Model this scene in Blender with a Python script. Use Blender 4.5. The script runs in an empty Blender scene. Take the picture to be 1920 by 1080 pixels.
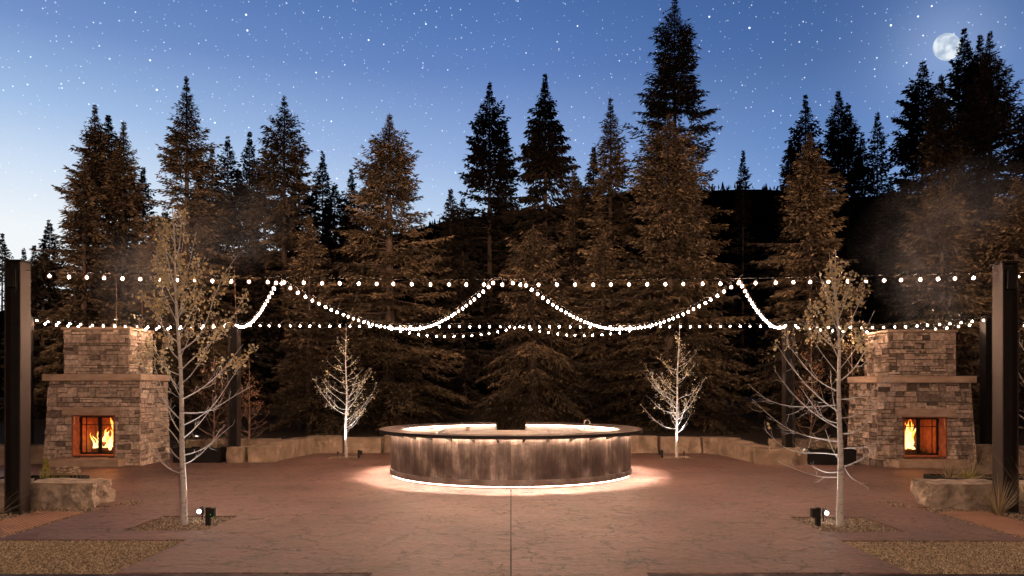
import bpy, math, random
import numpy as np
from mathutils import Vector, noise
R = math.radians
PI = math.pi
scene = bpy.context.scene
COL = scene.collection

# ------------------------------------------------------------------ camera
cd = bpy.data.cameras.new("camera")
cam = bpy.data.objects.new("camera", cd); COL.objects.link(cam)
cam.location = (0, 0, 2.0); cam.rotation_euler = (R(90), 0, 0)
cd.sensor_width = 36; cd.lens = 1400/1920*36
cd.shift_y = 188/1920; cd.shift_x = 2/1920
cd.clip_end = 6000; cd.clip_start = 0.1
scene.camera = cam
scene.view_settings.view_transform = 'Standard'
scene.view_settings.look = 'None'
scene.view_settings.exposure = 0
scene.cycles.use_denoising = True
scene.cycles.max_bounces = 6
scene.cycles.transparent_max_bounces = 8
scene.cycles.sample_clamp_indirect = 4

def lin(r, g, b):
    f = lambda c: (c/255/12.92 if c/255 <= .04045 else ((c/255+.055)/1.055)**2.4)
    return (f(r), f(g), f(b), 1)

# ------------------------------------------------------------------ world: dusk sky with stars
world = bpy.data.worlds.new("World"); scene.world = world; world.use_nodes = True
nt = world.node_tree; nt.nodes.clear()
def nd(t, typ, **kw):
    n = t.nodes.new(typ)
    for k, v in kw.items(): setattr(n, k, v)
    return n
def ramp_node(t, stops, interp='LINEAR'):
    n = t.nodes.new('ShaderNodeValToRGB'); cr = n.color_ramp; cr.interpolation = interp
    while len(cr.elements) < len(stops): cr.elements.new(.5)
    for e, (p, c) in zip(cr.elements, sorted(stops, key=lambda s: s[0])):
        e.position = p; e.color = c if len(c) == 4 else (*c, 1)
    return n
def math_node(t, op, a, b=None, c=None, clamp=False):
    n = t.nodes.new('ShaderNodeMath'); n.operation = op; n.use_clamp = clamp
    for i, v in enumerate((a, b, c)):
        if v is None: continue
        if isinstance(v, (int, float)): n.inputs[i].default_value = v
        else: t.links.new(v, n.inputs[i])
    return n.outputs[0]
def mixc(t, f, a, b, mode='MIX'):
    n = t.nodes.new('ShaderNodeMix'); n.data_type = 'RGBA'; n.blend_type = mode
    for i, v in ((0, f), (6, a), (7, b)):
        if isinstance(v, (int, float)): n.inputs[i].default_value = v
        elif isinstance(v, tuple): n.inputs[i].default_value = v if len(v) == 4 else (*v, 1)
        else: t.links.new(v, n.inputs[i])
    return n.outputs[2]
tc = nd(nt, 'ShaderNodeTexCoord'); sep = nd(nt, 'ShaderNodeSeparateXYZ')
nt.links.new(tc.outputs['Generated'], sep.inputs[0])
rl = ramp_node(nt, [(.13, lin(246,248,250)), (.183, lin(240,246,250)), (.247, lin(208,225,246)), (.31, lin(164,193,232)), (.386, lin(118,149,203)), (.45, lin(95,128,186)), (.62, lin(14,22,46))])
rc = ramp_node(nt, [(.15, lin(215,230,245)), (.234, lin(176,202,236)), (.292, lin(146,175,223)), (.393, lin(97,130,191)), (.436, lin(85,120,181)), (.49, lin(72,106,168)), (.62, lin(12,20,44))])
rr = ramp_node(nt, [(.2, lin(142,176,225)), (.274, lin(108,144,201)), (.31, lin(96,131,189)), (.38, lin(74,107,163)), (.407, lin(68,102,160)), (.47, lin(58,90,145)), (.62, lin(11,18,42))])
for r_ in (rl, rc, rr): nt.links.new(sep.outputs[2], r_.inputs[0])
sky = mixc(nt, math_node(nt, 'MULTIPLY_ADD', sep.outputs[0], 1/.53, 1, True), rl.outputs[0], rc.outputs[0])
sky = mixc(nt, math_node(nt, 'MULTIPLY', sep.outputs[0], 1/.35, None, True), sky, rr.outputs[0])
back = nd(nt, 'ShaderNodeMapRange'); nt.links.new(sep.outputs[1], back.inputs[0])
back.inputs[1].default_value = .3; back.inputs[2].default_value = .68; back.inputs[3].default_value = .04; back.inputs[4].default_value = 1
MD = Vector((817, 1400, 640)).normalized()
vm = nd(nt, 'ShaderNodeVectorMath', operation='DOT_PRODUCT'); nt.links.new(tc.outputs['Generated'], vm.inputs[0]); vm.inputs[1].default_value = MD
halo = math_node(nt, 'POWER', math_node(nt, 'MAXIMUM', vm.outputs['Value'], 0), 700)
halo2 = math_node(nt, 'POWER', math_node(nt, 'MAXIMUM', vm.outputs['Value'], 0), 120)
hv = math_node(nt, 'ADD', math_node(nt, 'MULTIPLY', halo, .16), math_node(nt, 'MULTIPLY', halo2, .04))
starsum = None
for sc_, rad, pw, amp in ((60, .078, 2.2, 3.0), (105, .105, 1.4, 1.3), (170, .15, 1.4, .8), (31, .040, .8, 4.2)):
    v = nd(nt, 'ShaderNodeTexVoronoi'); v.inputs['Scale'].default_value = sc_
    nt.links.new(tc.outputs['Generated'], v.inputs['Vector'])
    sc2 = nd(nt, 'ShaderNodeSeparateColor'); nt.links.new(v.outputs['Color'], sc2.inputs[0])
    br = math_node(nt, 'POWER', sc2.outputs[0], pw)
    prof = math_node(nt, 'SUBTRACT', 1, math_node(nt, 'DIVIDE', v.outputs['Distance'], rad), clamp=True)
    val = math_node(nt, 'MULTIPLY', math_node(nt, 'MULTIPLY', prof, br), amp*1.5)
    starsum = val if starsum is None else math_node(nt, 'ADD', starsum, val)
fade = nd(nt, 'ShaderNodeMapRange'); nt.links.new(sep.outputs[2], fade.inputs[0])
fade.inputs[1].default_value = .16; fade.inputs[2].default_value = .36; fade.inputs[3].default_value = .1; fade.inputs[4].default_value = 1
starsum = math_node(nt, 'MULTIPLY', starsum, fade.outputs[0])
add1 = nd(nt, 'ShaderNodeVectorMath', operation='SCALE'); nt.links.new(sky, add1.inputs[0]); nt.links.new(back.outputs[0], add1.inputs['Scale'])
hs = nd(nt, 'ShaderNodeVectorMath', operation='SCALE'); hs.inputs[0].default_value = (.75, .9, 1.1); nt.links.new(hv, hs.inputs['Scale'])
ss = nd(nt, 'ShaderNodeVectorMath', operation='SCALE'); ss.inputs[0].default_value = (.9, .95, 1.0); nt.links.new(starsum, ss.inputs['Scale'])
s1 = nd(nt, 'ShaderNodeVectorMath', operation='ADD'); nt.links.new(add1.outputs[0], s1.inputs[0]); nt.links.new(hs.outputs[0], s1.inputs[1])
s2 = nd(nt, 'ShaderNodeVectorMath', operation='ADD'); nt.links.new(s1.outputs[0], s2.inputs[0]); nt.links.new(ss.outputs[0], s2.inputs[1])
bg = nd(nt, 'ShaderNodeBackground'); wo = nd(nt, 'ShaderNodeOutputWorld')
nt.links.new(s2.outputs[0], bg.inputs[0]); bg.inputs[1].default_value = 1.0
nt.links.new(bg.outputs[0], wo.inputs[0])

# ------------------------------------------------------------------ lamps
BULB_STRENGTH = 830
WARM = (1, .60, .38)
def lamp(name, kind, loc, energy, color, radius=.1, target=None, cone=None, blend=.6):
    l = bpy.data.lights.new(name, kind); l.energy = energy; l.color = color
    l.shadow_soft_size = radius
    o = bpy.data.objects.new(name, l); COL.objects.link(o); o.location = loc
    if target is not None:
        o.rotation_euler = (Vector(target)-Vector(loc)).to_track_quat('-Z', 'Y').to_euler()
    if cone: l.spot_size = R(cone); l.spot_blend = blend
    return o
# added spots, unseen behind the camera, that brighten the spruces
for x_ in (-19, -10, -1, 8, 17):
    lamp('added_tree_flood', 'SPOT', (x_, -7, 9.5), 88000, (1, .57, .34), .12, (x_*1.05, 30, 8.2), 24, 1)
# added wide area light behind the camera, soft fill for stonework and foreground
al = bpy.data.lights.new('added_front_fill', 'AREA'); al.shape = 'RECTANGLE'; al.size = 16; al.size_y = 3; al.energy = 1750; al.color = (1, .62, .42)
ao = bpy.data.objects.new('added_front_fill', al); COL.objects.link(ao); ao.location = (0, -7, 3.6); ao.rotation_euler = (R(84), 0, 0)

# ------------------------------------------------------------------ mesh helpers
class Geo:
    def __init__(s): s.V = []; s.F = []; s.R = []; s.n = 0
    def add(s, V, F, rnd=None):
        V = np.asarray(V, dtype=np.float32).reshape(-1, 3); F = np.asarray(F, dtype=np.int32)
        s.V.append(V); s.F.append(F + s.n); s.n += len(V)
        if rnd is None: rnd = random.random()
        s.R.append(np.broadcast_to(np.asarray(rnd, dtype=np.float32), (len(F),)))
        return s
    def box(s, x0, y0, z0, x1, y1, z1, rnd=None):
        V = [(x, y, z) for z in (z0, z1) for y in (y0, y1) for x in (x0, x1)]
        return s.add(V, [(0,2,3,1), (4,5,7,6), (0,1,5,4), (2,6,7,3), (0,4,6,2), (1,3,7,5)], rnd)
    def tube(s, path, rad, sides=6, rnd=None, cap=True):
        P = np.asarray(path, float); n = len(P)
        rad = np.broadcast_to(np.asarray(rad, float), (n,))
        T = np.gradient(P, axis=0); T /= np.linalg.norm(T, axis=1)[:, None]+1e-9
        ref = np.where(np.abs(T[:, 2:3]) > .9, np.array([[1., 0, 0]]), np.array([[0., 0, 1]]))
        if np.abs(T[0, 2]) > .6: ref[:] = (1, 0, 0)
        else: ref[:] = (0, 0, 1)
        A = np.cross(T, ref); A /= np.linalg.norm(A, axis=1)[:, None]+1e-9
        B = np.cross(T, A)
        an = np.linspace(0, 2*PI, sides, endpoint=False)
        V = P[:, None] + rad[:, None, None]*(np.cos(an)[None, :, None]*A[:, None] + np.sin(an)[None, :, None]*B[:, None])
        i = np.arange(n-1)[:, None]*sides; j = np.arange(sides)[None]; k = (j+1) % sides
        F = np.stack([i+j, i+sides+j, i+sides+k, i+k], -1).reshape(-1, 4)
        s.add(V.reshape(-1, 3), F, rnd)
        if cap and sides > 2:
            for q, rev in ((0, True), (n-1, False)):
                c = V[q]; f = list(range(sides)); s.add(c, [f[::-1] if rev else f], rnd)
        return s
    def lathe(s, prof, cx=0, cy=0, n=24, rnd=None):
        an = np.linspace(0, 2*PI, n, endpoint=False); P = np.asarray(prof, float)
        V = np.stack([cx+P[:, 0:1]*np.cos(an), cy+P[:, 0:1]*np.sin(an), np.broadcast_to(P[:, 1:2], (len(P), n))], -1)
        i = np.arange(len(P)-1)[:, None]*n; j = np.arange(n)[None]; k = (j+1) % n
        return s.add(V.reshape(-1, 3), np.stack([i+j, i+k, i+n+k, i+n+j], -1).reshape(-1, 4), rnd)
    def sector(s, cx, cy, r0, r1, z0, z1, a0, a1, n=96, rnd=None):
        """closed ring sector; angles from +Y clockwise"""
        a = np.linspace(a0, a1, n+1)
        sn, cs = np.sin(a), np.cos(a)
        rings = [(r0, z0), (r1, z0), (r1, z1), (r0, z1)]
        V = np.concatenate([np.stack([cx+r*sn, cy+r*cs, np.full(n+1, z)], -1) for r, z in rings])
        F = []
        m = n+1
        for q in range(4):
            a_, b_ = q*m, ((q+1) % 4)*m
            i = np.arange(n)
            F.append(np.stack([a_+i, b_+i, b_+i+1, a_+i+1], -1))
        F = np.concatenate(F)
        F = np.concatenate([F, [[0, 3*m, 2*m, m]], [[n, m+n, 2*m+n, 3*m+n]]])
        return s.add(V, F, rnd)
    def build(s, name, mat, parent=None, smooth=False):
        me = bpy.data.meshes.new(name)
        V = np.concatenate(s.V)
        if parent is not None:
            w = Vector(parent.location); p = parent.parent
            while p is not None: w += p.location; p = p.parent
            V = V - np.array(w, dtype=np.float32)
        me.vertices.add(len(V)); me.vertices.foreach_set('co', V.astype(np.float32).ravel())
        sizes = np.concatenate([np.full(len(f), f.shape[1], np.int32) for f in s.F])
        idx = np.concatenate([f.ravel() for f in s.F]).astype(np.int32)
        me.loops.add(len(idx)); me.loops.foreach_set('vertex_index', idx)
        me.polygons.add(len(sizes))
        st = np.concatenate([[0], np.cumsum(sizes)[:-1]]).astype(np.int32)
        me.polygons.foreach_set('loop_start', st)
        me.polygons.foreach_set('use_smooth', np.full(len(sizes), smooth))
        at = me.attributes.new('rnd', 'FLOAT', 'FACE'); at.data.foreach_set('value', np.concatenate(s.R).astype(np.float32))
        me.materials.append(mat); me.update(calc_edges=True); me.validate()
        o = bpy.data.objects.new(name, me); COL.objects.link(o)
        if parent is not None: o.parent = parent
        return o
def thing(name, loc, label, cat, group=None):
    o = bpy.data.objects.new(name, None); COL.objects.link(o); o.location = loc; o.empty_display_size = .2
    return tag(o, label, cat, group)
def tag(o, label=None, cat=None, group=None, kind=None):
    if label: o['label'] = label
    if cat: o['category'] = cat
    if group: o['group'] = group
    if kind: o['kind'] = kind
    return o

# ------------------------------------------------------------------ materials
def mat(name, stops, src='noise', scale=3, detail=6, stretch=(1, 1, 1), rough=.7, metal=0, bump=None, var=0, rough_var=0, spec=.5, two_sided=None):
    """procedural surface: colour ramp driven by noise or by each piece's own random number"""
    m = bpy.data.materials.new(name); m.use_nodes = True; t = m.node_tree
    b = t.nodes['Principled BSDF']; tcn = nd(t, 'ShaderNodeTexCoord'); mp = nd(t, 'ShaderNodeMapping')
    t.links.new(tcn.outputs['Object'], mp.inputs[0]); mp.inputs['Scale'].default_value = stretch
    nz = nd(t, 'ShaderNodeTexNoise'); nz.inputs['Scale'].default_value = scale; nz.inputs['Detail'].default_value = detail
    t.links.new(mp.outputs[0], nz.inputs['Vector'])
    rp = ramp_node(t, stops)
    if src == 'attr':
        at = nd(t, 'ShaderNodeAttribute'); at.attribute_name = 'rnd'; t.links.new(at.outputs['Fac'], rp.inputs[0])
    else: t.links.new(nz.outputs['Fac'], rp.inputs[0])
    col = rp.outputs[0]
    if var:
        g = nd(t, 'ShaderNodeMapRange'); t.links.new(nz.outputs['Fac'], g.inputs[0])
        g.inputs[1].default_value = .3; g.inputs[2].default_value = .7; g.inputs[3].default_value = 1-var; g.inputs[4].default_value = 1+var
        vs = nd(t, 'ShaderNodeVectorMath', operation='SCALE'); t.links.new(col, vs.inputs[0]); t.links.new(g.outputs[0], vs.inputs['Scale']); col = vs.outputs[0]
    t.links.new(col, b.inputs['Base Color'])
    b.inputs['Roughness'].default_value = rough; b.inputs['Metallic'].default_value = metal
    b.inputs['Specular IOR Level'].default_value = spec
    if rough_var: t.links.new(math_node(t, 'MULTIPLY_ADD', nz.outputs['Fac'], rough_var, rough-rough_var/2), b.inputs['Roughness'])
    if bump:
        n2 = nd(t, 'ShaderNodeTexNoise'); n2.inputs['Scale'].default_value = bump[0]; n2.inputs['Detail'].default_value = 8
        t.links.new(mp.outputs[0], n2.inputs['Vector'])
        bp = nd(t, 'ShaderNodeBump'); bp.inputs['Strength'].default_value = bump[1]; bp.inputs['Distance'].default_value = bump[2]
        t.links.new(n2.outputs['Fac'], bp.inputs['Height']); t.links.new(bp.outputs[0], b.inputs['Normal'])
    return m
def glow(name, color, strength):
    m = bpy.data.materials.new(name); m.use_nodes = True; t = m.node_tree; t.nodes.clear()
    e = nd(t, 'ShaderNodeEmission'); e.inputs[0].default_value = (*color, 1); e.inputs[1].default_value = strength
    o = nd(t, 'ShaderNodeOutputMaterial'); t.links.new(e.outputs[0], o.inputs[0]); return m

m_soil = mat('soil', [(.3, (.02, .014, .01)), (.7, (.07, .05, .035))], scale=9, rough=1, bump=(30, .8, .03))
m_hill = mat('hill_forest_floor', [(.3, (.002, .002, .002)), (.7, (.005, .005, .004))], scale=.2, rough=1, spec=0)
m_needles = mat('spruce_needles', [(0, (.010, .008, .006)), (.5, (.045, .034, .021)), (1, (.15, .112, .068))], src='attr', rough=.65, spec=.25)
m_needles_shaded = mat('spruce_needles_shaded', [(0, (.007, .006, .005)), (1, (.020, .016, .011))], src='attr', rough=.75, spec=.15)  # same needles with shade put into the colour, for trees left unlit
m_bark = mat('spruce_bark', [(.3, (.018, .012, .009)), (.7, (.05, .034, .025))], scale=14, stretch=(1, 1, .2), rough=.9, bump=(30, .7, .02))
m_aspen = mat('pale_aspen_bark', [(.3, (.13, .11, .095)), (.42, (.42, .405, .39)), (.8, (.56, .545, .535))], scale=16, stretch=(1, 1, 2.5), rough=.6, bump=(40, .3, .004))
m_twig = mat('bare_twigs', [(.3, (.25, .2, .15)), (.7, (.5, .43, .36))], scale=8, rough=.7)
m_twig_red = mat('reddish_twigs', [(.3, (.13, .075, .05)), (.7, (.26, .17, .12))], scale=8, rough=.8)
m_leaf = mat('yellowing_leaves', [(0, (.26, .22, .13)), (.6, (.52, .43, .25)), (.9, (.6, .5, .3)), (1, (.8, .62, .22))], src='attr', rough=.5)
m_leaf_red = mat('reddish_leaves', [(0, (.13, .06, .03)), (1, (.33, .18, .1))], src='attr', rough=.6)
m_ledge = mat('ledge_stone', [(0, (.16, .127, .107)), (.14, (.27, .215, .181)), (.35, (.40, .32, .265)), (.7, (.49, .39, .322)), (.92, (.56, .45, .37)), (1, (.64, .54, .46))], src='attr', scale=13, var=.42, rough=.85, bump=(22, 1, .035))
m_mortar = mat('mortar', [(.3, (.07, .052, .04)), (.7, (.13, .10, .08))], scale=20, rough=1, bump=(40, .5, .01))
m_slab = mat('cut_sandstone', [(.25, (.28, .2, .15)), (.5, (.42, .31, .235)), (.75, (.5, .38, .29))], scale=3.2, stretch=(1, 1, 3), rough=.8, bump=(25, .5, .012))
m_block = mat('seat_wall_stone', [(.2, (.12, .09, .065)), (.42, (.24, .18, .13)), (.6, (.33, .25, .185)), (.8, (.4, .31, .23))], scale=2.6, detail=10, rough=.88, bump=(9, 1, .05))
m_boulder = mat('split_boulder', [(.25, (.12, .10, .08)), (.42, (.30, .25, .2)), (.6, (.46, .385, .305)), (.8, (.6, .51, .41))], scale=4.5, detail=12, rough=.9, bump=(7, 1, .07))
m_steel = mat('dark_painted_steel', [(.3, (.032, .024, .021)), (.7, (.044, .033, .029))], scale=2, stretch=(1, 1, .2), rough=.45, metal=.3)
m_black = mat('black_metal', [(.3, (.006, .005, .005)), (.7, (.011, .010, .010))], scale=5, rough=.55, spec=.25)
m_counter = mat('dark_stone_countertop', [(.3, (.085, .058, .046)), (.7, (.15, .105, .085))], scale=5, detail=8, rough=.42, rough_var=.2)
m_stainless = mat('stainless', [(.3, (.6, .55, .52)), (.7, (.75, .7, .66))], scale=4, stretch=(1, 8, 1), rough=.35, metal=.1)
m_firebrick = mat('firebrick', [(.3, (.16, .055, .03)), (.7, (.32, .12, .07))], scale=8, rough=.9, bump=(20, .6, .01))
m_log = mat('charred_log', [(.35, (.02, .012, .008)), (.65, (.16, .08, .04))], scale=9, rough=.95, bump=(18, 1, .03))
m_pebble = mat('river_pebbles', [(0, (.10, .075, .055)), (.5, (.24, .185, .135)), (.9, (.4, .33, .25)), (1, (.55, .47, .38))], src='attr', rough=.75)
m_chip = mat('dry_turf_chips', [(0, (.10, .08, .05)), (.5, (.33, .265, .175)), (.9, (.55, .45, .31)), (1, (.75, .65, .48))], src='attr', rough=.85)
m_turf = mat('dry_turf_base', [(.3, (.07, .052, .03)), (.7, (.18, .14, .085))], scale=60, rough=1, bump=(90, 1, .02))
m_bladed = mat('pale_grass_blades', [(0, (.2, .16, .09)), (1, (.45, .38, .24))], src='attr', rough=.6)
m_green = mat('yellow_green_foliage', [(0, (.16, .17, .04)), (1, (.55, .5, .12))], src='attr', rough=.6)
m_flower = mat('cream_flower_heads', [(0, (.4, .33, .22)), (1, (.62, .55, .4))], src='attr', rough=.7)
def bulb_material():
    m = bpy.data.materials.new('lit_bulb'); m.use_nodes = True; t = m.node_tree; t.nodes.clear()
    at = nd(t, 'ShaderNodeAttribute'); at.attribute_name = 'rnd'
    core = nd(t, 'ShaderNodeEmission'); core.inputs[0].default_value = (1, .60, .38, 1); core.inputs[1].default_value = BULB_STRENGTH
    env = nd(t, 'ShaderNodeEmission'); env.inputs[0].default_value = (1, .46, .25, 1); env.inputs[1].default_value = .9
    tr = nd(t, 'ShaderNodeBsdfTransparent'); x = nd(t, 'ShaderNodeMixShader'); x.inputs[0].default_value = .32
    t.links.new(tr.outputs[0], x.inputs[1]); t.links.new(env.outputs[0], x.inputs[2])
    y = nd(t, 'ShaderNodeMixShader'); t.links.new(at.outputs['Fac'], y.inputs[0]); t.links.new(core.outputs[0], y.inputs[1]); t.links.new(x.outputs[0], y.inputs[2])
    o = nd(t, 'ShaderNodeOutputMaterial'); t.links.new(y.outputs[0], o.inputs[0]); return m
m_bulb = bulb_material()
m_led = glow('warm_led_strip', (1, .64, .44), 165)
m_led_in = glow('warm_led_strip_inside', (1, .68, .5), 30)
m_led_floor = glow('warm_led_strip_floor', (1, .72, .54), 20)
m_lens = glow('lit_lens', (1, .86, .72), 60)
m_green_led = glow('green_pilot_lamp', (.05, 1, .2), .8)

def patio_material():
    m = bpy.data.materials.new('stamped_concrete'); m.use_nodes = True; t = m.node_tree
    b = t.nodes['Principled BSDF']; tcn = nd(t, 'ShaderNodeTexCoord')
    def nz(scale, detail=6, rough=.5, vec=None, dist=0):
        n = nd(t, 'ShaderNodeTexNoise'); n.inputs['Scale'].default_value = scale; n.inputs['Detail'].default_value = detail
        n.inputs['Roughness'].default_value = rough; n.inputs['Distortion'].default_value = dist
        t.links.new(vec or tcn.outputs['Object'], n.inputs['Vector']); return n.outputs['Fac']
    mp = nd(t, 'ShaderNodeMapping'); t.links.new(tcn.outputs['Object'], mp.inputs[0]); mp.inputs['Scale'].default_value = (.5, 1, 1)
    big = nz(.55, 5); mid = nz(5, 8, .65, mp.outputs[0], .6); fine = nz(34, 6, .7, mp.outputs[0])
    rp = ramp_node(t, [(.34, (.10, .055, .045)), (.5, (.178, .099, .081)), (.66, (.26, .147, .121))])
    t.links.new(math_node(t, 'ADD', math_node(t, 'MULTIPLY', big, .5), math_node(t, 'MULTIPLY', mid, .5)), rp.inputs[0])
    # cracks stamped in the surface
    wn = nd(t, 'ShaderNodeTexNoise'); wn.inputs['Scale'].default_value = 1.6; wn.inputs['Detail'].default_value = 5; wn.inputs['Roughness'].default_value = .65
    t.links.new(tcn.outputs['Object'], wn.inputs['Vector'])
    ws = nd(t, 'ShaderNodeVectorMath', operation='MULTIPLY_ADD'); t.links.new(wn.outputs['Color'], ws.inputs[0]); ws.inputs[1].default_value = (1.5, 1.5, 0); t.links.new(tcn.outputs['Object'], ws.inputs[2])
    cr = None
    for sc_, w, k in ((.8, .022, .47), (1.7, .015, .52)):
        v = nd(t, 'ShaderNodeTexVoronoi', feature='DISTANCE_TO_EDGE', voronoi_dimensions='2D'); v.inputs['Scale'].default_value = sc_
        t.links.new(ws.outputs[0], v.inputs['Vector'])
        line = math_node(t, 'SUBTRACT', 1, math_node(t, 'DIVIDE', v.outputs['Distance'], w*sc_), clamp=True)
        msk = nd(t, 'ShaderNodeMapRange'); t.links.new(nz(.9+sc_, 2), msk.inputs[0]); msk.inputs[1].default_value = k-.06; msk.inputs[2].default_value = k+.06
        line = math_node(t, 'MULTIPLY', math_node(t, 'MULTIPLY', line, 3, None, True), msk.outputs[0])
        cr = line if cr is None else math_node(t, 'MAXIMUM', cr, line)
    streak = nd(t, 'ShaderNodeMapping'); t.links.new(tcn.outputs['Object'], streak.inputs[0]); streak.inputs['Scale'].default_value = (9, 26, 1)
    fg = nd(t, 'ShaderNodeMapRange'); t.links.new(nz(1, 7, .72, streak.outputs[0]), fg.inputs[0]); fg.inputs[1].default_value = .36; fg.inputs[2].default_value = .64; fg.inputs[3].default_value = .58; fg.inputs[4].default_value = 1.42
    fs = nd(t, 'ShaderNodeVectorMath', operation='SCALE'); t.links.new(rp.outputs[0], fs.inputs[0]); t.links.new(fg.outputs[0], fs.inputs['Scale'])
    col = mixc(t, math_node(t, 'MULTIPLY', cr, .8), fs.outputs[0], (.02, .011, .008))
    t.links.new(col, b.inputs['Base Color'])
    t.links.new(math_node(t, 'MULTIPLY_ADD', mid, .34, .32), b.inputs['Roughness']); b.inputs['Specular IOR Level'].default_value = .5
    h = math_node(t, 'ADD', math_node(t, 'MULTIPLY', mid, 1.0), math_node(t, 'MULTIPLY', fine, .45))
    h = math_node(t, 'SUBTRACT', h, math_node(t, 'MULTIPLY', cr, .5))
    bp = nd(t, 'ShaderNodeBump'); bp.inputs['Strength'].default_value = 1; bp.inputs['Distance'].default_value = .045
    t.links.new(h, bp.inputs['Height']); t.links.new(bp.outputs[0], b.inputs['Normal'])
    return m
m_patio = patio_material()

def drum_material():
    m = bpy.data.materials.new('streaked_galvanised_steel'); m.use_nodes = True; t = m.node_tree
    b = t.nodes['Principled BSDF']; tcn = nd(t, 'ShaderNodeTexCoord'); s = nd(t, 'ShaderNodeSeparateXYZ'); t.links.new(tcn.outputs['Object'], s.inputs[0])
    u = math_node(t, 'MULTIPLY', math_node(t, 'ARCTAN2', s.outputs[0], s.outputs[1]), 2.8)
    def nz(su, sv, detail=6, off=0, rough=.6):
        c = nd(t, 'ShaderNodeCombineXYZ'); t.links.new(math_node(t, 'MULTIPLY', u, su), c.inputs[0]); t.links.new(math_node(t, 'MULTIPLY', s.outputs[2], sv), c.inputs[1]); c.inputs[2].default_value = off
        n = nd(t, 'ShaderNodeTexNoise'); n.inputs['Scale'].default_value = 1; n.inputs['Detail'].default_value = detail; n.inputs['Roughness'].default_value = rough
        t.links.new(c.outputs[0], n.inputs['Vector']); return n.outputs['Fac']
    a = nz(1.9, 1.3, 6, 0, .62); c = nz(6.5, 1.1, 6, 7); e = nz(26, .7, 3, 3)
    f = math_node(t, 'ADD', math_node(t, 'MULTIPLY', a, .55), math_node(t, 'ADD', math_node(t, 'MULTIPLY', c, .35), math_node(t, 'MULTIPLY', e, .12)))
    rp = ramp_node(t, [(.38, (.045, .036, .032)), (.47, (.085, .068, .06)), (.54, (.155, .127, .113)), (.62, (.36, .305, .275))])
    t.links.new(f, rp.inputs[0]); t.links.new(rp.outputs[0], b.inputs['Base Color'])
    b.inputs['Metallic'].default_value = .35; t.links.new(math_node(t, 'MULTIPLY_ADD', c, .3, .35), b.inputs['Roughness'])
    bp = nd(t, 'ShaderNodeBump'); bp.inputs['Strength'].default_value = .25; bp.inputs['Distance'].default_value = .01; t.links.new(a, bp.inputs['Height']); t.links.new(bp.outputs[0], b.inputs['Normal'])
    return m
m_drum = drum_material()

def glass_material():
    m = bpy.data.materials.new('door_glass'); m.use_nodes = True; t = m.node_tree; t.nodes.clear()
    a = nd(t, 'ShaderNodeBsdfTransparent'); a.inputs[0].default_value = (.9, .88, .86, 1); g = nd(t, 'ShaderNodeBsdfGlossy'); g.inputs['Roughness'].default_value = .05
    x = nd(t, 'ShaderNodeMixShader'); x.inputs[0].default_value = .06; o = nd(t, 'ShaderNodeOutputMaterial')
    t.links.new(a.outputs[0], x.inputs[1]); t.links.new(g.outputs[0], x.inputs[2]); t.links.new(x.outputs[0], o.inputs[0]); return m
m_glass = glass_material()
def flame_material():
    m = bpy.data.materials.new('flame'); m.use_nodes = True; t = m.node_tree; t.nodes.clear()
    tcn = nd(t, 'ShaderNodeTexCoord'); mp = nd(t, 'ShaderNodeMapping'); mp.inputs['Scale'].default_value = (1, 1, .35); t.links.new(tcn.outputs['Object'], mp.inputs[0])
    n = nd(t, 'ShaderNodeTexNoise'); n.inputs['Scale'].default_value = 13; n.inputs['Detail'].default_value = 4; t.links.new(mp.outputs[0], n.inputs['Vector'])
    s = nd(t, 'ShaderNodeSeparateXYZ'); t.links.new(tcn.outputs['Object'], s.inputs[0])
    f = math_node(t, 'SUBTRACT', math_node(t, 'ADD', n.outputs['Fac'], .25), math_node(t, 'MULTIPLY', s.outputs[2], .42))
    rp = ramp_node(t, [(.25, (.9, .06, .005)), (.42, (1, .2, .015)), (.55, (1, .42, .06)), (.68, (1, .7, .25))]); t.links.new(f, rp.inputs[0])
    e = nd(t, 'ShaderNodeEmission'); t.links.new(rp.outputs[0], e.inputs[0]); e.inputs[1].default_value = 4.5
    tr = nd(t, 'ShaderNodeBsdfTransparent'); x = nd(t, 'ShaderNodeMixShader'); o = nd(t, 'ShaderNodeOutputMaterial')
    al = nd(t, 'ShaderNodeMapRange'); t.links.new(f, al.inputs[0]); al.inputs[1].default_value = .2; al.inputs[2].default_value = .4
    t.links.new(al.outputs[0], x.inputs[0]); t.links.new(tr.outputs[0], x.inputs[1]); t.links.new(e.outputs[0], x.inputs[2]); t.links.new(x.outputs[0], o.inputs[0]); return m
m_flame = flame_material()

# ------------------------------------------------------------------ setting: ground, patio, gravel, turf, hill
rng = np.random.default_rng(4)
g = Geo()
gx = np.concatenate([[-900, -300], np.linspace(-60, 60, 41), [300, 900]]); gy = np.concatenate([[-60, 0], np.linspace(5, 60, 30), [120, 400, 1800]])
gz = lambda x, y: -.04 + (0 if y < 24.5 else min(1.2, (y-24.5)*.08))
V = [(x, y, gz(x, y)) for y in gy for x in gx]; nx = len(gx)
g.add(V, [(j*nx+i, j*nx+i+1, (j+1)*nx+i+1, (j+1)*nx+i) for j in range(len(gy)-1) for i in range(nx-1)])
tag(g.build('ground', m_soil, smooth=True), kind='structure')

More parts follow.
